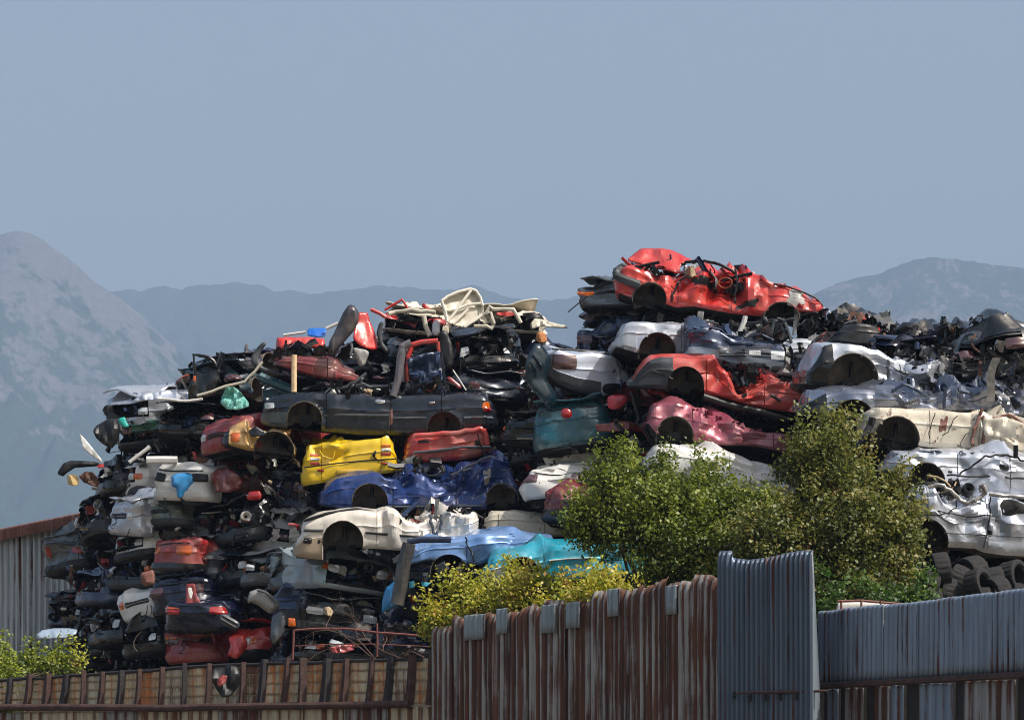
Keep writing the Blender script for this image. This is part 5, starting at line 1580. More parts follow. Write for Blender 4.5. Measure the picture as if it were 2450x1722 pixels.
panel('broken_glass', 'sheet of crazed green windscreen glass in the upper left of the heap', 'broken glass', 'A', [(1640, 560), (1690, 490), (1770, 485), (1830, 540), (1890, 620), (1900, 660), (1800, 690), (1700, 690), (1640, 640)], 60.4, plain('crazed_green_glass', (120, 190, 180), 0, .3, .55, 30, .6), amp=.07, fmax=6, thick=.008)
tube_thing('bent_rail', 'long pale bent rail crossing the upper left of the heap', 'bent rail', 'A', [(1420, 560), (1560, 520), (1690, 470), (1860, 430), (1950, 340), (2020, 250)], 60.2, .028, IVORY, jit=.004)
tube_thing('bent_rail', 'curved white drip rail over the silver wreck nose', 'bent rail', 'A', [(1080, 590), (1250, 605), (1400, 600), (1470, 590)], 61.4, .028, WHITE, jit=.01)
panel('roof_panel', 'crushed silver roof over the nose at the upper left', 'roof panel', 'A', [(810, 610), (870, 570), (960, 530), (1120, 500), (1340, 485), (1340, 590), (1200, 600), (1080, 590), (980, 600), (900, 610)], 61.6, SILV2, amp=.05, tilt=(0, .9), fmax=4)
panel('plastic_scrap', 'turquoise plastic corner at the left edge of the heap', 'plastic scrap', 'A', [(700, 770), (760, 755), (775, 800), (800, 840), (760, 855), (710, 820)], 61.2, paint('turquoise_plastic', (10, 160, 150), 0, .4, .1), bulge=.04, amp=.01)
panel('white_flap', 'torn white sheet sticking up at the left edge of the heap', 'torn sheet', 'A', [(340, 900), (400, 960), (480, 1060), (545, 1140), (560, 1180), (500, 1140), (430, 1090), (375, 1040)], 62.0, WHITE, amp=.02, thick=.006, h=.025)
panel('ribbed_hose', 'black ribbed grille hanging out at the left edge of the heap', 'grille', 'A', [(470, 880), (500, 830), (600, 770), (690, 770), (720, 860), (700, 960), (640, 1050), (560, 1000), (500, 950)], 61.6, BP, bulge=.12, amp=.05)
panel('bumper_cover', 'black bumper with torn foam poking out furthest left', 'bumper', 'A', [(140, 1270), (200, 1180), (260, 1155), (430, 1160), (540, 1175), (540, 1200), (420, 1210), (300, 1220), (240, 1260), (190, 1300)], 62.4, BP, bulge=.06, amp=.02)
panel('foam_block', 'beige foam block under the furthest left bumper', 'foam block', 'A', [(235, 1290), (290, 1280), (335, 1300), (340, 1370), (300, 1390), (240, 1370)], 62.2, plain('beige_foam', (196, 168, 116), 0, .9, .2, 9), bulge=.05, amp=.045, h=.025)
panel('metal_scrap', 'jagged brown scrap beside the beige foam block', 'metal scrap', 'A', [(340, 1300), (400, 1250), (470, 1260), (520, 1320), (520, 1400), (450, 1380), (380, 1350)], 62.2, MATS['rust_metal'], amp=.08)
panel('plastic_scrap', 'tiny red plastic scrap at the left edge of the heap', 'plastic scrap', 'A', [(505, 1200), (560, 1180), (575, 1215), (520, 1225)], 61.9, RED, amp=.01)
tube_thing('steel_strut', 'white strut sticking up left above the white car tail', 'steel strut', 'A', [(800, 1170), (880, 1110), (990, 1025)], 61.0, .04, WHITE)
tube_thing('sill_panel', 'long white sill strip with dark marks above the white car tail', 'sill strip', 'A', [(960, 1150), (1100, 1148), (1240, 1150)], 60.9, .085, WHITE)
panel('car_wing', 'sky blue car wing with a wheel arch cut in the left stack', 'car wing', 'A', [(1185, 1300), (1230, 1270), (1360, 1265), (1540, 1275), (1570, 1370), (1460, 1365), (1380, 1380), (1320, 1430), (1270, 1500), (1240, 1480), (1230, 1400), (1190, 1390)], 60.7, SKYB, bulge=.04, amp=.012, lip=.03, h=.026)
panel('wheel_liner', 'black wheel liner showing under the sky blue wing', 'wheel liner', 'A', [(1262, 1500), (1320, 1425), (1390, 1380), (1470, 1365), (1570, 1375), (1580, 1480), (1460, 1570), (1300, 1570)], 60.8, BP, amp=.03)  # dark sheet filling the arch opening, stands in for its shade
panel('car_wing', 'crumpled maroon wing right of the sky blue one', 'car wing', 'A', [(1540, 1290), (1600, 1230), (1680, 1215), (1760, 1250), (1850, 1340), (1800, 1420), (1700, 1450), (1600, 1440), (1570, 1370)], 60.5, MAROON, bulge=.05, amp=.06)
panel('plastic_scrap', 'oval red and white lamp cluster on the deep blue tail', 'lamp', 'A', [(1870, 1490), (1900, 1440), (1990, 1430), (2015, 1470), (2000, 1510), (1900, 1520)], 59.9, RED_L, bulge=.05, amp=.0, h=.03)
panel('metal_box', 'brown rusty box lodged in the middle of the left stack', 'metal box', 'J', [(1285, 270), (1400, 240), (1418, 290), (1415, 370), (1330, 395), (1295, 350)], 60.2, BRUST, bulge=.12, amp=.02)
panel('seat_back', 'upright red plastic panel with white lettering strip in the left stack', 'plastic panel', 'J', [(1700, 370), (1780, 360), (1800, 470), (1860, 560), (1855, 650), (1680, 645), (1670, 600), (1700, 540)], 59.9, DKRED, bulge=.0, amp=.03)
panel('torn_sticker', 'torn white sticker on the upright red plastic panel', 'sticker', 'J', [(1720, 405), (1750, 400), (1765, 450), (1755, 505), (1735, 500), (1725, 455)], 59.4, WHITE, amp=.02, thick=.004)
panel('bumper_cover', 'grey ribbed bumper slanting beside the red panels', 'bumper', 'J', [(2010, 660), (2050, 635), (2190, 720), (2195, 760), (2160, 800), (2010, 720)], 59.0, GREY, bulge=.06, amp=.01, ribs=[[(2020, 690), (2160, 770)], [(2040, 660), (2180, 740)]], rib_mat=BP)
panel('torn_bodywork', 'glossy red torn panel above the hanging bumper', 'car panel', 'J', [(2090, 860), (2150, 830), (2240, 840), (2270, 920), (2220, 1010), (2160, 1060), (2080, 1020), (2110, 940)], 58.8, RED, bulge=.05, amp=.06)
panel('bumper_cover', 'black and red bumper hanging down over the tan fence', 'bumper', 'J', [(1950, 1140), (2020, 1130), (2090, 1110), (2160, 1120), (2200, 1180), (2190, 1290), (2120, 1390), (2040, 1410), (1980, 1330), (1945, 1240)], 51.6, BP, bulge=.03, amp=.07, h=.035)
panel('plastic_scrap', 'crimson scrap tucked into the bumper hanging over the fence', 'plastic scrap', 'J', [(1985, 1250), (2040, 1200), (2085, 1210), (2060, 1280), (2000, 1310)], 51.45, DKRED, amp=.03)
panel('bonnet', 'pale blue-grey bonnet lying at the bottom left of the heap', 'bonnet', 'J', [(320, 840), (380, 790), (480, 772), (620, 772), (700, 785), (690, 830), (600, 862), (450, 870), (340, 870)], 61.5, paint('pale_blue_paint', (150, 168, 186), .2, .35, .25), bulge=.08, amp=.02, tilt=(0, .8))
panel('bumper_cover', 'white bumper cover with fog lamp hole lying askew low in the heap', 'bumper', 'K', [(150, 560), (180, 440), (260, 412), (330, 430), (460, 550), (440, 590), (370, 645), (260, 560), (180, 530)], 57.8, PRIM, bulge=.08, amp=.01, lip=.05, ribs=[[(250, 425), (340, 455), (440, 550)]], rib_mat=GREY)
panel('bumper_cover', 'dull grey bumper standing on end above the pipe rail', 'bumper', 'K', [(375, 740), (390, 660), (470, 620), (520, 660), (500, 760), (480, 840), (400, 930), (375, 860)], 57.4, GREY, bulge=.08, amp=.03)
tube_thing('steel_post', 'thick dark girder leaning against the turquoise wing', 'steel girder', 'K', [(1640, 0), (1590, 200), (1560, 400), (1530, 560)], 55.6, .13, paint('girder_black', (34, 36, 42), .2, .45, .4))
tube_thing('steel_post', 'second dark girder lying along the top of the light blue car', 'steel girder', 'H', [(1240, 1130), (1380, 1110), (1640, 1112)], 55.7, .06, SLATE)
panel('car_wing', 'blue turquoise wing below the leaning girder', 'car wing', 'K', [(1385, 640), (1400, 500), (1430, 400), (1500, 350), (1560, 345), (1540, 450), (1530, 560), (1450, 600)], 55.9, SKYB, bulge=.08, amp=.03)
panel('plastic_scrap', 'turquoise scrap right of the leaning girder', 'plastic scrap', 'K', [(1750, 350), (1840, 360), (1800, 395), (1760, 390)], 56.0, TURQ, amp=.02)
panel('plastic_scrap', 'second turquoise scrap close to the leaning girder', 'plastic scrap', 'K', [(1640, 350), (1690, 340), (1690, 400), (1645, 410)], 56.0, TURQ, amp=.02)
panel('lamp_lens', 'amber and red corner lamp above the pipe rail', 'lamp', 'K', [(530, 680), (598, 685), (600, 760), (535, 755)], 57.0, OR_L, bulge=.03, amp=0, h=.03)
panel('poster_scrap', 'crumpled red and white packaging behind the pipe rail', 'packaging', 'K', [(920, 950), (1000, 930), (1140, 920), (1130, 970), (1040, 1000), (930, 1000)], 55.4, paint('packaging_red', (170, 60, 66), 0, .5, .5), amp=.05, fmax=6)
panel('foam_block', 'yellowish torn filter on the wide dark grey bumper nose', 'metal scrap', 'K', [(850, 590), (910, 575), (945, 620), (930, 670), (870, 650)], 56.7, MATS['beige_scrap'], amp=.06)
panel('round_plate', 'pale round plate showing through the big bush', 'round plate', 'G', [(928 + 66 * math.cos(t), 715 + 60 * math.sin(t)) for t in np.linspace(0, 6.28, 13)[:-1]], 54.5, WHITE, bulge=.04, amp=.0, h=.04)

# ------------------------------------------------------------------ wrecks buried deeper in the heap: copies that close the gaps
SKY_PX = [(100, 1240), (150, 1180), (215, 1040), (300, 980), (420, 930), (450, 900), (620, 850), (700, 800), (1050, 770), (1150, 775), (1240, 800), (1390, 830), (1420, 760), (1470, 740), (1560, 720), (1960, 740), (1980, 800), (2100, 790), (2480, 790)]
FRONT = [(100, 63.5), (300, 62), (500, 60.5), (650, 59.5), (900, 58.5), (1200, 58.5), (1400, 57.5), (1700, 57), (1950, 54), (2150, 50.5), (2500, 49)]
BASE_PX = [(100, 1640), (1000, 1640), (1400, 1600), (1900, 1570), (2500, 1585)]
sky_f, front_x, base_f = interp(SKY_PX), interp(FRONT), interp(BASE_PX)


def front_f(px, py):
    """depth of the heap's face; its upper half leans back left of the tall stack"""
    return float(front_x(px)) + (2.6 * min(1, max(0, (1090 - py) / 110)) if px < 1400 else 0)


protos = []
for i, (pm, ht) in enumerate(((BLACK, 80), (DGREY, 84), (DBLUE, 78), (GREY, 82))):
    e = EndCar('x', 300, 1600, 66, pm, 'front' if i % 2 == 0 else 'rear', ht=ht, seed=500 + i, base=.07, open_end=OPEN if i != 3 else None, parts=True, arch=True, orange=False)
    protos.append(e.root)
ch_of = {r: list(r.children) for r in protos}
used_p = set()
rg = np.random.default_rng(77)
nfill = 0
BURIED = 'dark crushed wreck buried deeper in the heap, glimpsed through the gaps'


def put(root, loc, rz, rx, ry):
    global nfill
    if root not in used_p:
        used_p.add(root); o = root; chs = None
    else:
        o = root.copy(); COL.objects.link(o)
        for ch in ch_of[root]:
            d = ch.copy(); COL.objects.link(d); d.parent = o
            for sub_ in ch.children:
                q_ = sub_.copy(); COL.objects.link(q_); q_.parent = d
    o.location = tuple(loc); o.rotation_euler = (rx, ry, rz)
    o['label'] = BURIED; o['group'] = 'wrecks buried in the heap'; o['category'] = 'wrecked car'
    nfill += 1


for layer, back in enumerate((2.0, 5.6)):
    for row in range(13):
        px = 150 + (row % 2) * 90 + layer * 60
        while px < 2560:
            Y = float(front_x(px)) + back + rg.uniform(-.3, .5)
            sc_ = FX / Y
            py = float(base_f(px)) - row * .60 * sc_
            Y = front_f(px, py - 50) + back + rg.uniform(-.3, .5)
            if py - 100 > float(sky_f(px)) + 8 and py - 100 > float(sky_f(px - 85)) and py - 100 > float(sky_f(px + 85)):
                put(protos[int(rg.integers(0, 4))], P(px, py, Y), rg.uniform(-.35, .25) + (.0 if px > 700 else -.3), rg.uniform(-.06, .06), rg.uniform(-.06, .06))
            px += 1.62 * sc_ * rg.uniform(.95, 1.08)

# ------------------------------------------------------------------ tangled small scrap that fills every gap: nobody could count it
tg = MB()
rg = np.random.default_rng(5)
PILE = [(215, 1200), (260, 1110), (265, 1060), (300, 1000), (350, 960), (440, 920), (470, 850), (600, 860), (660, 800), (900, 740), (1130, 735), (1300, 800), (1410, 800), (1420, 700), (1900, 760), (2000, 775), (2460, 770), (2460, 1300), (2200, 1400), (1400, 1500), (1000, 1580), (300, 1600), (180, 1570), (165, 1450), (180, 1320)]
n = 0
JW_R = JW.copy()
JW_L = np.array([.20, .20, .04, .12, .11, .03, .035, .06, .07, .13, .05]); JW_L = JW_L / JW_L.sum()
while n < 3100:
    x, y = rg.uniform(110, 2460), rg.uniform(690, 1600)
    if not in_poly(np.array([x]), np.array([y]), PILE)[0]:
        continue
    if y < float(sky_f(x)) + 45:
        continue
    left = x < 720 and y > 1000
    if not left and rg.random() < .4:
        continue
    Y = front_f(x, y) + (rg.uniform(.45, 1.4) if left else rg.uniform(1.2, 2.4))
    JW = JW_L if left else JW_R
    junk(tg, P(x, y, Y), (.5, .5, .4), 1, rg, (5, 4, .5, 3, .8, 2), rg.uniform(.25, .6) if left else rg.uniform(.35, .75))
    n += 1
o = tg.build('tangled_scrap', JM, sharp=30)
tag(o, 'tangle of torn sheet, pipes, wires and trim filling the gaps between the wrecks', 'scrap metal', kind='stuff')
# ------------------------------------------------------------------ fences, shed, tyres
GALV = corr_mat('galvanised_sheet', (118, 132, 150), 0.06)
SCREEN_M = corr_mat('screen_sheet', (74, 88, 106), 0.07)
GALV2 = corr_mat('galvanised_patch', (130, 142, 152), 0.05)
RUSTY = corr_mat('rusty_sheet', (146, 144, 142), 0.74, rusty=(98, 60, 42), darkr=(50, 33, 27))
RUST_MID = corr_mat('half_rusty_sheet', (140, 140, 140), 0.5, rusty=(96, 54, 38), darkr=(46, 32, 28))
BEIGE_R = corr_mat('stained_beige_sheet', (170, 160, 140), 0.35, rusty=(110, 70, 44), darkr=(60, 44, 36))
TAN_R = corr_mat('stained_tan_sheet', (178, 164, 138), 0.42, rusty=(172, 104, 52), darkr=(120, 84, 58))
POST_M = plain('rusty_post', (66, 46, 42), 0.1, .75, .45, 7)
SHED_W = corr_mat('shed_sheet', (166, 172, 176), 0.0)


def corrugated(name, mat, parent, base, A, B, z0, ztop, wave=.105, amp=.018, ragged=.0, seed=1, lean=0.0, curl=0.0, rows=7, trap=False, off=0.0):
    """vertical corrugated sheet from ground point A to B (world xy); ztop(t) gives its upper edge"""
    A, B = np.array(A, float), np.array(B, float)
    L = np.linalg.norm(B - A)
    d = (B - A) / L
    nrm = np.array([d[1], -d[0]])
    if nrm[1] > 0: nrm = -nrm
    nc = max(10, int(L / wave * 8))
    t = np.linspace(0, 1, nc)
    rg = np.random.default_rng(seed)
    ph = rg.uniform(0, 6.28)
    w = np.sin(t * L / wave * 2 * math.pi + ph)
    if trap:
        w = np.clip(w * 2.2, -1, 1)
    zt = np.array([ztop(x) for x in t]) + (np.interp(t * L, np.arange(0, L + 1, .35), rg.uniform(-ragged, ragged, len(np.arange(0, L + 1, .35)))) if ragged else 0)
    vv = np.concatenate([np.linspace(0, .9, rows), [.95, .972, .986, 1.0]])
    T, VV_ = np.meshgrid(t, vv)
    Z = z0 + (zt[None, :] - z0) * VV_
    buck = .005 * np.sin(Z * 2.1 + rg.uniform(0, 6)) + .004 * np.sin(T * L * 1.3 + Z)
    o_ = off + amp * w[None, :] + buck + lean * VV_ - curl * 1.3 * np.clip((VV_ - .97) / .03, 0, 1) ** 1.5
    X = A[0] + d[0] * T * L + nrm[0] * o_
    Y = A[1] + d[1] * T * L + nrm[1] * o_
    p = np.stack([X, Y, Z], -1) - np.asarray(base)
    mb = MB(); mb.grid(p)
    o = mb.build(name, mat, parent, sharp=50, solid=.003)
    at = o.data.attributes.new('ridge', 'FLOAT', 'POINT')
    lane = np.interp(t * L / wave, np.arange(0, L / wave + 3), rg.uniform(-1, 1, len(np.arange(0, L / wave + 3))))
    at.data.foreach_set('value', np.broadcast_to((w * .55 + lane * .45)[None, :], T.shape).astype(np.float32).ravel())
    return o


def zpx(py, Y): return CZ + (HY - py) / FX * Y
def gx(px, Y): return (px - CX) / FX * Y


# --- rusty fence in the middle: runs towards the camera from left to right
fA, fB = (gx(1030, 50.0), 50.0), (gx(1722, 43.6), 43.6)
fence = empty('corrugated_fence', (fA[0], fA[1], 0), 'tall rusty corrugated fence of dark streaked sheets with ragged top', 'fence')
base_ = np.array(fence.location)
tops = interp([(1030, 1484), (1110, 1476), (1190, 1465), (1300, 1448), (1400, 1432), (1470, 1424), (1560, 1402), (1600, 1388), (1625, 1394), (1660, 1382), (1720, 1388)])
nS = 12
rg = np.random.default_rng(3)
for i in range(nS):
    a, b = i / nS, (i + 1) / nS + .004
    pa = [fA[k] + (fB[k] - fA[k]) * a for k in (0, 1)]; pb = [fA[k] + (fB[k] - fA[k]) * b for k in (0, 1)]
    dz = rg.uniform(-.06, .06)

    def zt(t, pa=pa, pb=pb, dz=dz):
        x, y = pa[0] + (pb[0] - pa[0]) * t, pa[1] + (pb[1] - pa[1]) * t
        return zpx(float(tops(CX + x / y * FX)), y) + dz
    corrugated('corrugated_sheet', RUSTY if rg.random() < .72 else RUST_MID, fence, base_, pa, pb, 0, zt, wave=.15, amp=.026, ragged=.07, seed=i, off=.006 * (i % 2), curl=.05, lean=rg.uniform(-.012, .012))
# grey patches nailed over the top
for i, (x0, x1, y0, y1) in enumerate(((1115, 1168, 1470, 1530), (1195, 1224, 1455, 1516), (1300, 1336, 1446, 1514), (1358, 1396, 1440, 1502), (1462, 1488, 1408, 1474), (1597, 1626, 1400, 1470))):
    def onf(px):
        # intersect the column of sight with the fence line
        k = (px - CX) / FX
        t = (fA[0] - k * fA[1]) / (k * (fB[1] - fA[1]) - (fB[0] - fA[0]))
        return [fA[0] + (fB[0] - fA[0]) * t, fA[1] + (fB[1] - fA[1]) * t]
    pa, pb = onf(x0), onf(x1)
    ym = (pa[1] + pb[1]) / 2
    corrugated('patch_sheet', GALV2, fence, base_, pa, pb, zpx(y1, ym), lambda t, ym=ym, y0=y0: zpx(y0, ym), wave=.15, amp=.026, seed=40 + i, off=.062, rows=4, curl=.03, lean=.0)

# --- tall galvanised screen
tA, tB = (gx(1718, 43.3), 43.3), (gx(1944, 42.3), 42.3)
scr = empty('corrugated_screen', (tA[0], tA[1], 0), 'tall grey galvanised corrugated screen standing above the rusty fence', 'fence')
base_ = np.array(scr.location)
tt = interp([(1718, 1318), (1745, 1316), (1752, 1334), (1790, 1338), (1840, 1332), (1880, 1322), (1915, 1316), (1944, 1316)])


def zt(t):
    x, y = tA[0] + (tB[0] - tA[0]) * t, tA[1] + (tB[1] - tA[1]) * t
    return zpx(float(tt(CX + x / y * FX)), y)


def onl(A, B, t): return [A[0] + (B[0] - A[0]) * t, A[1] + (B[1] - A[1]) * t]


corrugated('corrugated_sheet', SCREEN_M, scr, base_, onl(tA, tB, 0), onl(tA, tB, .55), 0, lambda t: zt(t * .55), wave=.082, amp=.02, seed=61, curl=.03, lean=.0)
corrugated('corrugated_sheet', SCREEN_M, scr, base_, onl(tA, tB, .54), onl(tA, tB, 1), 0, lambda t: zt(.54 + t * .46), wave=.082, amp=.02, seed=62, curl=.03, off=.02)
mb = MB()
zz = np.linspace(0, zt(1), 14)
g = np.array([[(tB[0] + .13 * k * (1 - .75 * z / zz[-1]) + .16 * (1 - z / zz[-1]) * (k > 0), tB[1] + .28 * k, z) for z in zz] for k in (0, .5, 1.0)])
mb.grid(g - base_)
mb.build('folded_edge', GALV2, scr, solid=.004)
mb = MB(); mb.tube([np.array([tB[0] - 1.0, tB[1] + .5, zpx(1655, 42.5)]) - base_, np.array([tB[0] + .2, tB[1] - .05, zpx(1652, 42.3)]) - base_], .02); mb.build('rail', POST_M, scr)
for i, px in enumerate((1758, 1797, 1833, 1868, 1906)):
    t = (px - 1718) / 226
    q = onl(tA, tB, t)
    mb = MB(); mb.box(np.array([q[0], q[1] - .05, zpx(1662 + 3 * (i % 3), q[1])]) - base_, (.035, .03, .10 + .05 * (i % 2))); mb.build('fixing_slot', UB, scr)

# --- right-hand fence
rA, rB = (gx(1965, 43.6), 43.6), (gx(2560, 38.6), 38.6)
rf = empty('corrugated_fence', (rA[0], rA[1], 0), 'grey galvanised fence at the right with a rusty rail and gappy lower boards', 'fence')
base_ = np.array(rf.location)
rt = interp([(1965, 1462), (2100, 1447), (2250, 1432), (2380, 1416), (2450, 1408), (2560, 1394)])
for i in range(7):
    a, b = i / 7, (i + 1) / 7 + .003

    def zt2(t, a=a, b=b):
        q = onl(rA, rB, a + (b - a) * t)
        return zpx(float(rt(CX + q[0] / q[1] * FX)), q[1])
    corrugated('corrugated_sheet', GALV, rf, base_, onl(rA, rB, a), onl(rA, rB, b), zpx(1636, 43.6), zt2, wave=.115, amp=.017, seed=70 + i, off=.05 + .006 * (i % 2), ragged=.012, curl=.03)
zr = zpx(1641, 43.6)
mb = MB(); dv = np.array([rB[0] - rA[0], rB[1] - rA[1], 0]); dv /= np.linalg.norm(dv)
ang = math.atan2(dv[1], dv[0])
mid_ = np.array([(rA[0] + rB[0]) / 2, (rA[1] + rB[1]) / 2, zr])
Lr = math.hypot(rB[0] - rA[0], rB[1] - rA[1])
mb.box(mid_ - base_ + np.array([-.04, -.06, 0]), (Lr, .1, .085), rotm(0, 0, ang)); mb.build('rail', POST_M, rf)
rg = np.random.default_rng(9)
t = 0.0
k = 0
for a, b, m_ in ((.00, .03, None), (.03, .075, GALV), (.075, .105, None), (.105, .19, RUST_MID), (.19, .235, None), (.235, .30, RUST_MID), (.30, .36, GALV), (.36, .42, None), (.42, .56, GALV), (.56, .60, None), (.60, .80, RUST_MID), (.80, .84, None), (.84, 1.0, GALV)):
    if m_ is None:
        q0, q1 = onl(rA, rB, a), onl(rA, rB, b)
        corrugated('dark_board', plain('dark_board', (36, 32, 32), 0, .8, .4), rf, base_, q0, q1, 0, lambda t: zr - .03, wave=.4, amp=.004, seed=90 + k, off=-.05)
    else:
        corrugated('lower_sheet', m_, rf, base_, onl(rA, rB, a), onl(rA, rB, b), 0, lambda t: zr - .045 + .01 * math.sin(t * 5), wave=.2, amp=.014, seed=90 + k, off=.0)
    k += 1
# tape on the rail
# white panel with a rusty frame behind the right fence
wp = empty('site_hoarding', P(2060, 1470, 45.2), 'white panel with rusty frame peeping over the grey fence at the right', 'hoarding')
base_ = np.array(wp.location)
sheet('board', [(1990, 1500), (2006, 1438), (2100, 1440), (2200, 1448), (2260, 1470), (2260, 1500)], 45.2, WHITE, parent=wp, base=base_, amp=.004)
for run in ([(2004, 1438), (2060, 1436), (2140, 1443), (2215, 1451)], ):
    mb = MB(); mb.tube([P(*p, 45.12) - base_ for p in run], .02); mb.build('top_rail', BRUST, wp)
for x in (2013, 2061, 2108):
    mb = MB(); mb.tube([P(x, 1436, 45.1) - base_, P(x, 1500, 45.1) - base_], .018); mb.build('upright', BRUST, wp)

# --- tan fence at the left: sheets behind dark posts, pipe rail, lower cladding
lA, lB = (gx(-40, 54.2), 54.2), (gx(1034, 50.2), 50.2)
lf = empty('panel_fence', (lA[0], lA[1], 0), 'rust stained tan sheet fence with dark leaning posts along the lower left', 'fence')
base_ = np.array(lf.location)
lt = interp([(-40, 1630), (60, 1620), (300, 1605), (500, 1590), (700, 1582), (1034, 1572)])
lb = interp([(-40, 1690), (400, 1691), (700, 1686), (1034, 1682)])
posts = [18, 64, 109, 150, 198, 239, 285, 328, 384, 440, 496, 578, 622, 678, 722, 775, 820, 880, 925, 979, 1026]


def lpt(px):
    kx = (px - CX) / FX
    t = (lA[0] - kx * lA[1]) / (kx * (lB[1] - lA[1]) - (lB[0] - lA[0]))
    return onl(lA, lB, t)


edges = [-40] + posts + [1034]
rg = np.random.default_rng(21)
ldir = np.array([lB[0] - lA[0], lB[1] - lA[1], 0]); ldir /= np.linalg.norm(ldir)
lang = math.atan2(ldir[1], ldir[0])
for i, (a, b) in enumerate(zip(edges[:-1], edges[1:])):
    qa, qb = lpt(a), lpt(b)
    z0, z1 = zpx(float(lb((a + b) / 2)), qa[1]), zpx(float(lt((a + b) / 2)), qa[1])
    n = 4
    mb = MB()
    L_ = math.hypot(qb[0] - qa[0], qb[1] - qa[1])
    for k in range(n):     # horizontal laps
        za, zb = z0 + (z1 - z0) * k / n, z0 + (z1 - z0) * (k + 1) / n - .012
        c = np.array([(qa[0] + qb[0]) / 2, (qa[1] + qb[1]) / 2, (za + zb) / 2]) - base_
        u = np.linspace(-L_ / 2, L_ / 2, 14)
        g = np.array([[(x, .014 * math.sin(x * 21 + i) - .016 * (1 - v) + rg.normal(0, .002), (v - .5) * (zb - za)) for x in u] for v in np.linspace(0, 1, 5)])
        mb.grid(g @ rotm(0, 0, lang).T + c)
    mb.build('tan_sheet', TAN_R if rg.random() < .7 else BEIGE_R, lf, sharp=40, solid=.004)
for i, px in enumerate(posts):
    q = lpt(px)
    z0, z1 = zpx(float(lb(px)) + 4, q[1]), zpx(float(lt(px)) - rg.uniform(2, 10), q[1])
    lean = rg.uniform(.02, .09)
    w_ = rg.uniform(.07, .12)
    mb = MB()
    c0 = np.array([q[0], q[1] - .08, z0]) - base_; c1 = np.array([q[0] + lean, q[1] - .08, z1]) - base_
    mb.tube([c0, c0 * .5 + c1 * .5 + np.array([.01, 0, 0]), c1], w_ * .72, 0, 4)
    mb.build('post', POST_M if i % 3 else plain('dark_post', (40, 36, 40), .1, .7, .4), lf, sharp=30)
pts = [np.array([*lpt(px), zpx(float(lb(px)) + 2 + rg.uniform(-1.5, 1.5), lpt(px)[1])]) - base_ + np.array([0, -.14, 0]) for px in range(-40, 1040, 60)]
mb = MB(); mb.tube(pts, .062, 0, 9); mb.build('pipe_rail', POST_M, lf)
pts = [np.array([*lpt(px), zpx(float(lt(px)) + 3 + rg.uniform(-2, 2), lpt(px)[1])]) - base_ + np.array([0, -.02, 0]) for px in range(-40, 1040, 50)]
mb = MB(); mb.tube(pts, .03, 0, 7); mb.build('top_rail', plain('dark_post', (40, 36, 40)), lf)
for i in range(11):
    a, b = i / 11, (i + 1) / 11 + .002
    corrugated('lower_sheet', BEIGE_R if i % 3 else RUST_MID, lf, base_, onl(lA, lB, a), onl(lA, lB, b), 0, lambda t: zpx(1697, 52.2), wave=.2, amp=.012, seed=130 + i, off=.02 + .006 * (i % 2), trap=True, ragged=.01)

# --- shed at the far left
sA, sB = (gx(-260, 70), 70.0), (gx(300, 66.5), 66.5)
sh = empty('metal_shed', (sA[0], sA[1], 3.9), 'grey ribbed metal shed with rusty brown roof edge at the far left', 'shed')
base_ = np.array(sh.location)
st_ = interp([(-260, 1325), (0, 1274), (170, 1240), (300, 1214)])


def zs(t):
    q = onl(sA, sB, t)
    return zpx(float(st_(CX + q[0] / q[1] * FX)) + 14, q[1])


corrugated('wall', SHED_W, sh, base_, sA, sB, 3.9, zs, wave=.165, amp=.03, seed=200, trap=True, rows=12)
mb = MB()
P0, P1 = np.array([*sA, zs(0) + .02]), np.array([*sB, zs(1) + .02])
rows_ = []
for dy, dz in ((-.28, -.10), (-.30, .02), (-.28, .14), (0, .2), (6, .9), (6.2, .6)):
    rows_.append([P0 + (P1 - P0) * t + np.array([0, dy, dz]) for t in np.linspace(0, 1, 20)])
mb.grid(np.array(rows_) - base_)
mb.build('roof', corr_mat('rusty_roof', (122, 84, 72), .6, rusty=(104, 62, 50), darkr=(70, 44, 40)), sh, sharp=40)
mb = MB(); mb.grid(np.array([[P1 * [1, 1, 0] + [0, 0, z] + np.array([0, dy, 0]) for z in (3.9, P1[2])] for dy in (0, 6)]) - base_); mb.build('side_wall', SHED_W, sh, solid=.01)

# --- tyres
RUB = MATS['rubber']


def tyre_mesh(R=.295, wd=.2, seed=0):
    n = 60
    prof = [(R * .62, -.36), (R * .72, -.48), (R * .86, -.5), (R * .95, -.46), (R * .985, -.40), (R * .99, -.2), (R * .992, 0), (R * .99, .2), (R * .985, .40), (R * .95, .46), (R * .86, .5), (R * .72, .48), (R * .62, .36), (R * .60, 0)]
    rg = np.random.default_rng(seed)
    sq = rg.uniform(0, .08)
    pos = np.zeros((n, len(prof), 3))
    for i in range(n):
        a = i / n * 2 * math.pi
        for j, (r, y) in enumerate(prof):
            tread = (-.012 if (i % 3 == 0) else 0) if 4 <= j <= 8 else 0
            if j == 6 and i % 3 == 1: tread = -.008
            rr = (r + tread) * (1 + sq * math.cos(2 * a))
            pos[i, j] = (rr * math.cos(a), y * wd, rr * math.sin(a))
    mb = MB()
    nr, nc = n, len(prof)
    for i in range(nr):
        pass
    full = np.concatenate([pos, pos[:1]])
    mb.grid(full, closed=True)
    return mb


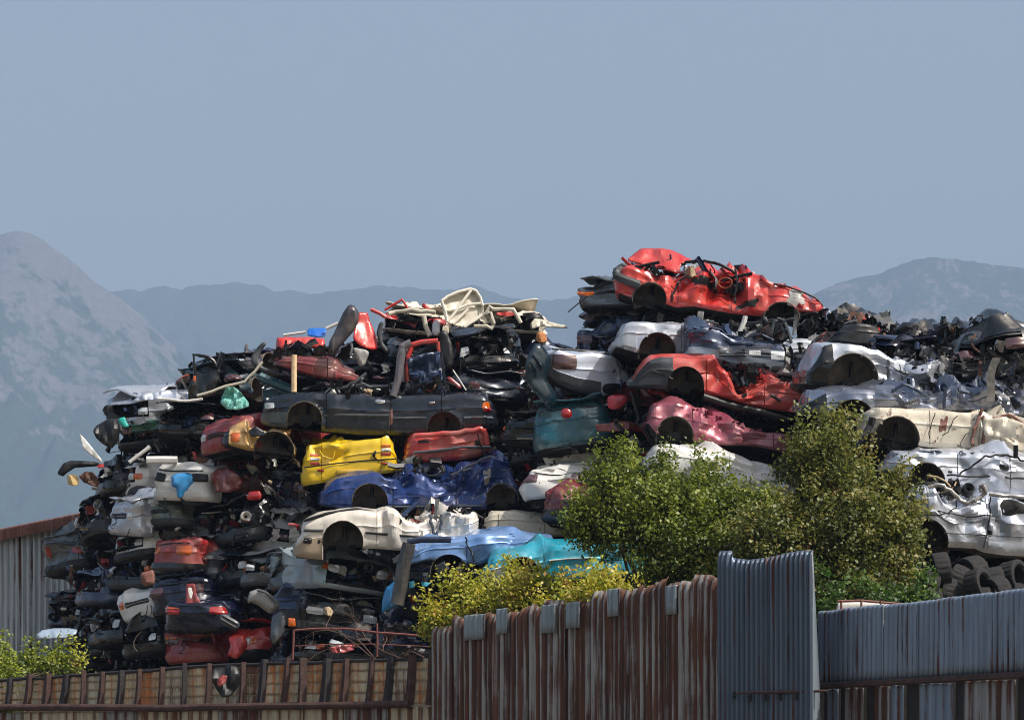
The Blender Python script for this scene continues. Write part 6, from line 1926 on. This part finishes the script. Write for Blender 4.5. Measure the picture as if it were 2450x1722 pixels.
tm = [tyre_mesh(seed=i, wd=w_) for i, w_ in enumerate((.25, .29, .23))]
tyres = [(2250, 1365, 0.5, -.35, 'flat tyre under the van wheel arch at the top left of the tyre pile'), (2325, 1375, 1.1, -.75, 'tyre leaning steeply under the silver van, tread facing out'), (2222, 1402, .2, .9, 'tyre at the left edge of the tyre pile beside the bush'),
         (2345, 1405, -1.0, -.8, 'brown streaked tyre in the middle of the tyre pile'), (2380, 1400, .4, -.5, 'tyre in front of the gap in the tyre pile'), (2265, 1428, .3, .5, 'upright tyre resting on the lowest row at the left of the pile'),
         (2385, 1425, .8, -.9, 'tyre lying across the lowest row of the tyre pile'), (2425, 1385, -.5, -.7, 'deep treaded tyre at the right edge of the photo'), (2300, 1440, .1, .15, 'tyre half sunk behind the fence top in the lowest row'),
         (2215, 1440, 1.3, .3, 'tyre squeezed between bush and lowest row'), (2350, 1450, .2, -.2, 'tyre rim just showing above the grey fence'), (2440, 1440, .4, .3, 'lowest tyre at the right edge above the fence'), (2290, 1395, -.4, 1.2, 'tyre standing on its tread behind the upright one'),
         (2410, 1450, -.3, .8, 'tyre tucked in behind the lowest tyre at the right edge'), (2470, 1410, .6, .2, 'tyre cut off by the right edge of the photo')]
for i, (px, py, rz, rx, lab) in enumerate(tyres):
    mb = MB(); q = tm[i % 3]
    if i < 3:
        o = q.build('tyre', RUB, sharp=30); tm[i] = (q, o); src = o
    else:
        o = tm[i % 3][1].copy(); COL.objects.link(o)
    o.location = tuple(P(px, py, 45.9 + (i * 37 % 10) * .06 + (0.3 if py < 1400 else 0)))
    o.rotation_euler = (rx * .35, .75 * math.sin(i * 2.4), RAD(90) + rz * .55 - .25)
    tag(o, lab, 'tyre', 'tyres piled under the silver van')

# ------------------------------------------------------------------ pipe rail and dry twigs above the tan fence
pr = empty('pipe_railing', P(700, 1580, 54.6), 'thin rusty pipe railing above the tan fence in front of the wrecks', 'railing')
base_ = np.array(pr.location)
RP = plain('red_rust_pipe', (112, 62, 58), 0, .7, .3)
for nm, run in (('upright', [(703, 1505), (702, 1540), (700, 1578)]), ('top_rail', [(705, 1507), (760, 1503), (830, 1503), (900, 1512), (960, 1516), (1034, 1522)]), ('upright', [(902, 1490), (903, 1530), (902, 1570)]), ('mid_rail', [(705, 1545), (800, 1540), (900, 1540), (1030, 1546)])):
    mb = MB(); mb.tube([P(*p, 54.6) - base_ for p in run], .02 if nm != 'mid_rail' else .01); mb.build(nm, RP, pr)
tw = empty('bare_shrub', P(960, 1600, 54.0), 'leafless reddish shrub tangled over the pipe railing', 'shrub')
base_ = np.array(tw.location)
rg = np.random.default_rng(31)
TWIG = plain('twig', (92, 70, 60), 0, .9, .3)


def branch(mb, p, d, L, r, depth, rg, droop=.06):
    q = [p]
    n = 5
    for i in range(n):
        d = d + rg.normal(0, .18, 3); d[2] -= droop; d /= np.linalg.norm(d)
        q.append(q[-1] + d * L / n)
    mb.tube(q, [r * (1 - .6 * i / n) for i in range(n + 1)], 0, 5)
    if depth:
        for i in range(2, n + 1):
            if rg.random() < .85:
                dd = d + rg.normal(0, .6, 3)
                branch(mb, q[i], dd / np.linalg.norm(dd), L * rg.uniform(.4, .7), r * .55, depth - 1, rg, droop)


for k in range(5):
    mb = MB()
    st0 = P(rg.uniform(880, 1030), rg.uniform(1570, 1600), 54.0 + rg.uniform(-.4, .4)) - base_
    d = np.array([rg.uniform(-1.0, .1), rg.uniform(-.2, .2), rg.uniform(.35, .8)])
    branch(mb, st0, d / np.linalg.norm(d), rg.uniform(.8, 1.4), .014, 2, rg)
    mb.build('branch', TWIG, tw)

# ------------------------------------------------------------------ bushes


def leaf_mat(name, cols, rough=.5, trans=.35):
    """leaf colour varies from leaf to leaf through a per-leaf attribute"""
    m, nt, bs = _mat(name)
    at = nd(nt, 'Attribute'); at.attribute_name = 'tint'
    cr = nd(nt, 'ValToRGB')
    el = cr.color_ramp.elements
    n = len(cols)
    for i, c in enumerate(cols):
        e = el[i] if i < 2 else el.new(i / (n - 1))
        e.position = i / (n - 1); e.color = lin(*c)
    nt.links.new(at.outputs['Fac'], cr.inputs[0])
    nt.links.new(cr.outputs[0], bs.inputs['Base Color'])
    bs.inputs['Roughness'].default_value = rough
    tr = nd(nt, 'BsdfTranslucent')
    hs = nd(nt, 'HueSaturation'); hs.inputs['Value'].default_value = 1.3; hs.inputs['Saturation'].default_value = 1.1
    nt.links.new(cr.outputs[0], hs.inputs['Color']); nt.links.new(hs.outputs[0], tr.inputs[0])
    mx = nd(nt, 'MixShader'); mx.inputs[0].default_value = trans
    nt.links.new(bs.outputs[0], mx.inputs[1]); nt.links.new(tr.outputs[0], mx.inputs[2])
    out = [x for x in nt.nodes if x.type == 'OUTPUT_MATERIAL'][0]
    nt.links.new(mx.outputs[0], out.inputs[0])
    return m


BARK = plain('bark', (84, 70, 56), 0, .95, .4, 12, .6)


def bush(name, label, base_px, Y, lobes, nclump, per, leaf, mat, seed, cat='bush', group='bushes behind the fence', tint=(.5, .22), stems=5, hang=0.0, crown='crown'):
    """lobes: (px, py, dY, rx_px, ry_px, ry_depth_m, weight)"""
    rg = np.random.default_rng(seed)
    b = P(*base_px, Y)
    root = empty(name, b, label, cat, group)
    wts = np.array([l[6] for l in lobes], float); wts /= wts.sum()
    sc_ = FX / Y
    cl, cr, ct = [], [], []
    for i in range(nclump):
        l = lobes[rg.choice(len(lobes), p=wts)]
        d = rg.normal(0, 1, 3); d /= np.linalg.norm(d)
        r = rg.random() ** .42
        # spiky uneven outline: some clumps shoot out past the lobe
        if rg.random() < .18: r *= rg.uniform(1.0, 1.28)
        c = P(l[0], l[1], Y + l[2]) - b + np.array([d[0] * l[3] / sc_, d[1] * l[5], d[2] * l[4] / sc_]) * r
        cl.append(c); ct.append(np.clip(rg.normal(tint[0] + (l[7] if len(l) > 7 else 0), tint[1] * .85), 0, 1))
    # sprays: shoots that stand clear of the outline
    for i in range(int(nclump * .09)):
        l = lobes[rg.choice(len(lobes), p=wts)]
        d = rg.normal(0, 1, 3); d[2] = abs(d[2]) + .3; d[1] = -abs(d[1]) * .5; d /= np.linalg.norm(d)
        c = P(l[0], l[1], Y + l[2]) - b + np.array([d[0] * l[3] / sc_, d[1] * l[5], d[2] * l[4] / sc_]) * .95
        g = d * .6 + np.array([0, 0, .6]) + rg.normal(0, .25, 3); g /= np.linalg.norm(g)
        tt_ = np.clip(rg.normal(tint[0] + .08, tint[1] * .5), 0, 1)
        for k in range(int(rg.integers(3, 8))):
            cl.append(c + g * k * .075 + rg.normal(0, .02, 3)); ct.append(tt_)
    cl = np.array(cl); ct = np.array(ct)
    nclump = len(cl)
    N = nclump * per
    idx = np.repeat(np.arange(nclump), per)
    spread = .10 * leaf / .075
    off = rg.normal(0, 1, (N, 3)) * np.array([spread, spread, spread * .8])
    c = cl[idx] + off
    # leaf frames: roughly upward-facing blades with wide scatter
    nrm = rg.normal(0, .75, (N, 3)) + np.array([.15, -.35, .75]); nrm /= np.linalg.norm(nrm, axis=1)[:, None]
    ax = np.cross(nrm, rg.normal(0, 1, (N, 3))); ax /= np.linalg.norm(ax, axis=1)[:, None]
    ay = np.cross(nrm, ax)
    L = leaf * rg.uniform(.65, 1.3, N)[:, None]; Wd = L * rg.uniform(.5, .75, N)[:, None]
    bend = nrm * L * .12
    v = np.stack([c - ax * L / 2, c + ay * Wd / 2 + bend, c + ax * L / 2 - bend, c - ay * Wd / 2 + bend], 1).reshape(-1, 3)
    me = bpy.data.meshes.new(crown)
    me.vertices.add(N * 4); me.vertices.foreach_set('co', v.astype(np.float32).ravel())
    me.loops.add(N * 4); me.loops.foreach_set('vertex_index', np.arange(N * 4, dtype=np.int32))
    me.polygons.add(N); me.polygons.foreach_set('loop_start', np.arange(0, N * 4, 4, dtype=np.int32)); me.polygons.foreach_set('loop_total', np.full(N, 4, dtype=np.int32))
    me.update(calc_edges=True)
    at = me.attributes.new('tint', 'FLOAT', 'FACE')
    tv = np.clip(ct[idx] + rg.normal(0, tint[1] * .32, N), 0, 1)
    at.data.foreach_set('value', tv.astype(np.float32))
    me.materials.append(mat)
    o = bpy.data.objects.new(crown, me); COL.objects.link(o); o.parent = root
    # stems
    for k in range(stems):
        mb = MB()
        tgt = cl[rg.integers(0, nclump)]
        st0 = np.array([rg.uniform(-.4, .4), rg.uniform(-.2, .2), -.6])
        m1 = st0 * .5 + tgt * .5 + rg.normal(0, .12, 3)
        mb.tube([st0, st0 * .7 + m1 * .3 + rg.normal(0, .04, 3), m1, m1 * .4 + tgt * .6 + rg.normal(0, .05, 3), tgt], [.04, .035, .025, .016, .008], 0, 6)
        for q in range(7):
            t2 = cl[rg.integers(0, nclump)]
            s0 = m1 + (tgt - m1) * rg.random()
            if np.linalg.norm(t2 - s0) < 1.6:
                mb.tube([s0, (s0 + t2) / 2 + rg.normal(0, .06, 3), t2], [.014, .009, .004], 0, 5)
        mb.build('trunk' if k == 0 else 'limb', BARK, root)
    return root


LEAF_G = leaf_mat('green_leaf', [(42, 54, 18), (76, 92, 30), (108, 122, 44), (144, 150, 66), (160, 134, 72)])
LEAF_O = leaf_mat('olive_leaf', [(44, 52, 24), (80, 90, 38), (108, 114, 52), (138, 132, 70), (136, 92, 56)])
LEAF_Y = leaf_mat('yellow_leaf', [(70, 86, 26), (116, 130, 40), (158, 160, 56), (188, 176, 74), (168, 122, 76)])
bush('bush', 'large bright green bush in front of the turquoise and white cars', (1600, 1500), 48.6,
     [(1501, 1207, 0.3, 66, 80, 0.7, 1.0), (1441, 1176, 0.5, 30, 50, 0.5, 0.35, -0.05), (1393, 1267, 0.3, 26, 40, 0.4, 0.35), (1428, 1257, 0.3, 50, 50, 0.5, 0.6), (1571, 1206, 0.4, 46, 60, 0.6, 0.6), (1638, 1277, 0.0, 150, 74, 1.0, 2.0), (1618, 1362, 0.0, 120, 60, 1.0, 1.2, -0.08), (1708, 1372, -0.2, 130, 80, 0.9, 1.5, 0.05), (1768, 1272, 0.3, 80, 52, 0.6, 0.8), (1496, 1116, 0.5, 22, 46, 0.3, 0.26), (1586, 1108, 0.5, 18, 30, 0.3, 0.12), (1463, 1282, 0.2, 96, 56, 0.7, 0.9), (1648, 1402, -0.2, 130, 50, 0.7, 0.8, -0.1), (1626, 1176, 0.4, 20, 36, 0.3, 0.12), (1681, 1166, 0.4, 14, 30, 0.2, 0.07), (1546, 1146, 0.5, 16, 30, 0.3, 0.1), (1726, 1212, 0.4, 30, 24, 0.3, 0.12), (1421, 1141, 0.5, 10, 24, 0.2, 0.06), (1690, 1165, 0.3, 46, 44, 0.5, 0.5), (1795, 1222, 0.3, 70, 30, 0.5, 0.6)], 1350, 18, .072, LEAF_G, 5, tint=(.42, .24), stems=9)
bush('bush', 'olive brown taller bush between the green bush and the tyre pile', (2030, 1510), 46.8,
     [(1973, 1143, 0.4, 66, 75, 0.7, 1.0), (1978, 1073, 0.5, 52, 36, 0.4, 0.4), (1908, 1063, 0.5, 22, 18, 0.3, 0.08), (2018, 1248, 0.2, 118, 100, 1.0, 2.1), (1848, 1295, 0.3, 90, 66, 0.8, 1.0), (2068, 1340, 0.0, 130, 100, 1.0, 2.2), (2148, 1290, 0.2, 54, 100, 0.6, 0.8), (2048, 1440, -0.2, 160, 56, 0.9, 1.4, -0.1), (1888, 1330, 0.0, 110, 80, 0.8, 1.2), (1878, 1128, 0.4, 24, 36, 0.3, 0.18), (2118, 1198, 0.3, 45, 50, 0.5, 0.4), (2068, 1123, 0.5, 16, 18, 0.3, 0.08), (1798, 1168, 0.4, 16, 26, 0.2, 0.07)], 1450, 18, .070, LEAF_O, 8, tint=(.42, .26), stems=9)
bush('bush', 'low yellow-green bush along the top of the rusty fence', (1250, 1500), 49.6,
     [(1100, 1490, 0.6, 80, 23.76, 0.5, 1.2), (1050, 1502, 0.9, 44, 17.424, 0.4, 0.6), (1180, 1470, 0.5, 56, 22.176, 0.5, 0.9, 0.1), (1260, 1454, -0.2, 76, 31.68, 0.6, 1.5), (1340, 1466, -1.2, 80, 23.76, 0.6, 1.2), (1420, 1446, -2.4, 70, 23.76, 0.5, 1.0), (1110, 1419, 0.7, 22, 17.424, 0.3, 0.25), (1235, 1404, 0.4, 26, 17.424, 0.3, 0.3), (1310, 1419, -0.4, 34, 23.76, 0.3, 0.4), (1460, 1430, -3.0, 40, 20.592000000000002, 0.4, 0.6), (1150, 1474, 0.5, 60, 22.176, 0.5, 0.7, 0.25)], 900, 18, .072, LEAF_Y, 12, tint=(.48, .26), stems=5)
bush('bush', 'sunlit bush spilling over the fence at the lower left corner', (40, 1640), 55.6,
     [(-13, 1599, 0.2, 26, 34.0, 0.5, 0.7, 0.1), (22, 1664, -0.6, 36, 38.25, 0.3, 0.8), (72, 1604, 0.6, 70, 27.2, 0.6, 1.2, -0.25), (132, 1609, 0.8, 60, 28.9, 0.5, 0.9, -0.35), (-8, 1684, -0.6, 40, 34.0, 0.3, 0.7)], 280, 18, .075, LEAF_Y, 17, tint=(.2, .25), stems=3)  # lobe tints put the sunlit left end and dim rest into the leaf colour
bush('weed_clump', 'fresh green weeds behind the grey fence beside the tyres', (2150, 1470), 45.6, [(2140, 1435, 0, 70, 26, .3, 1.0), (2200, 1445, 0, 35, 18, .3, .4), (1985, 1455, .2, 28, 34, .3, .5, .2)], 90, 18, .07, leaf_mat('weed_leaf', [(36, 58, 26), (60, 90, 36), (88, 112, 50), (116, 130, 62)]), 19, tint=(.45, .25), stems=2, cat='weeds')
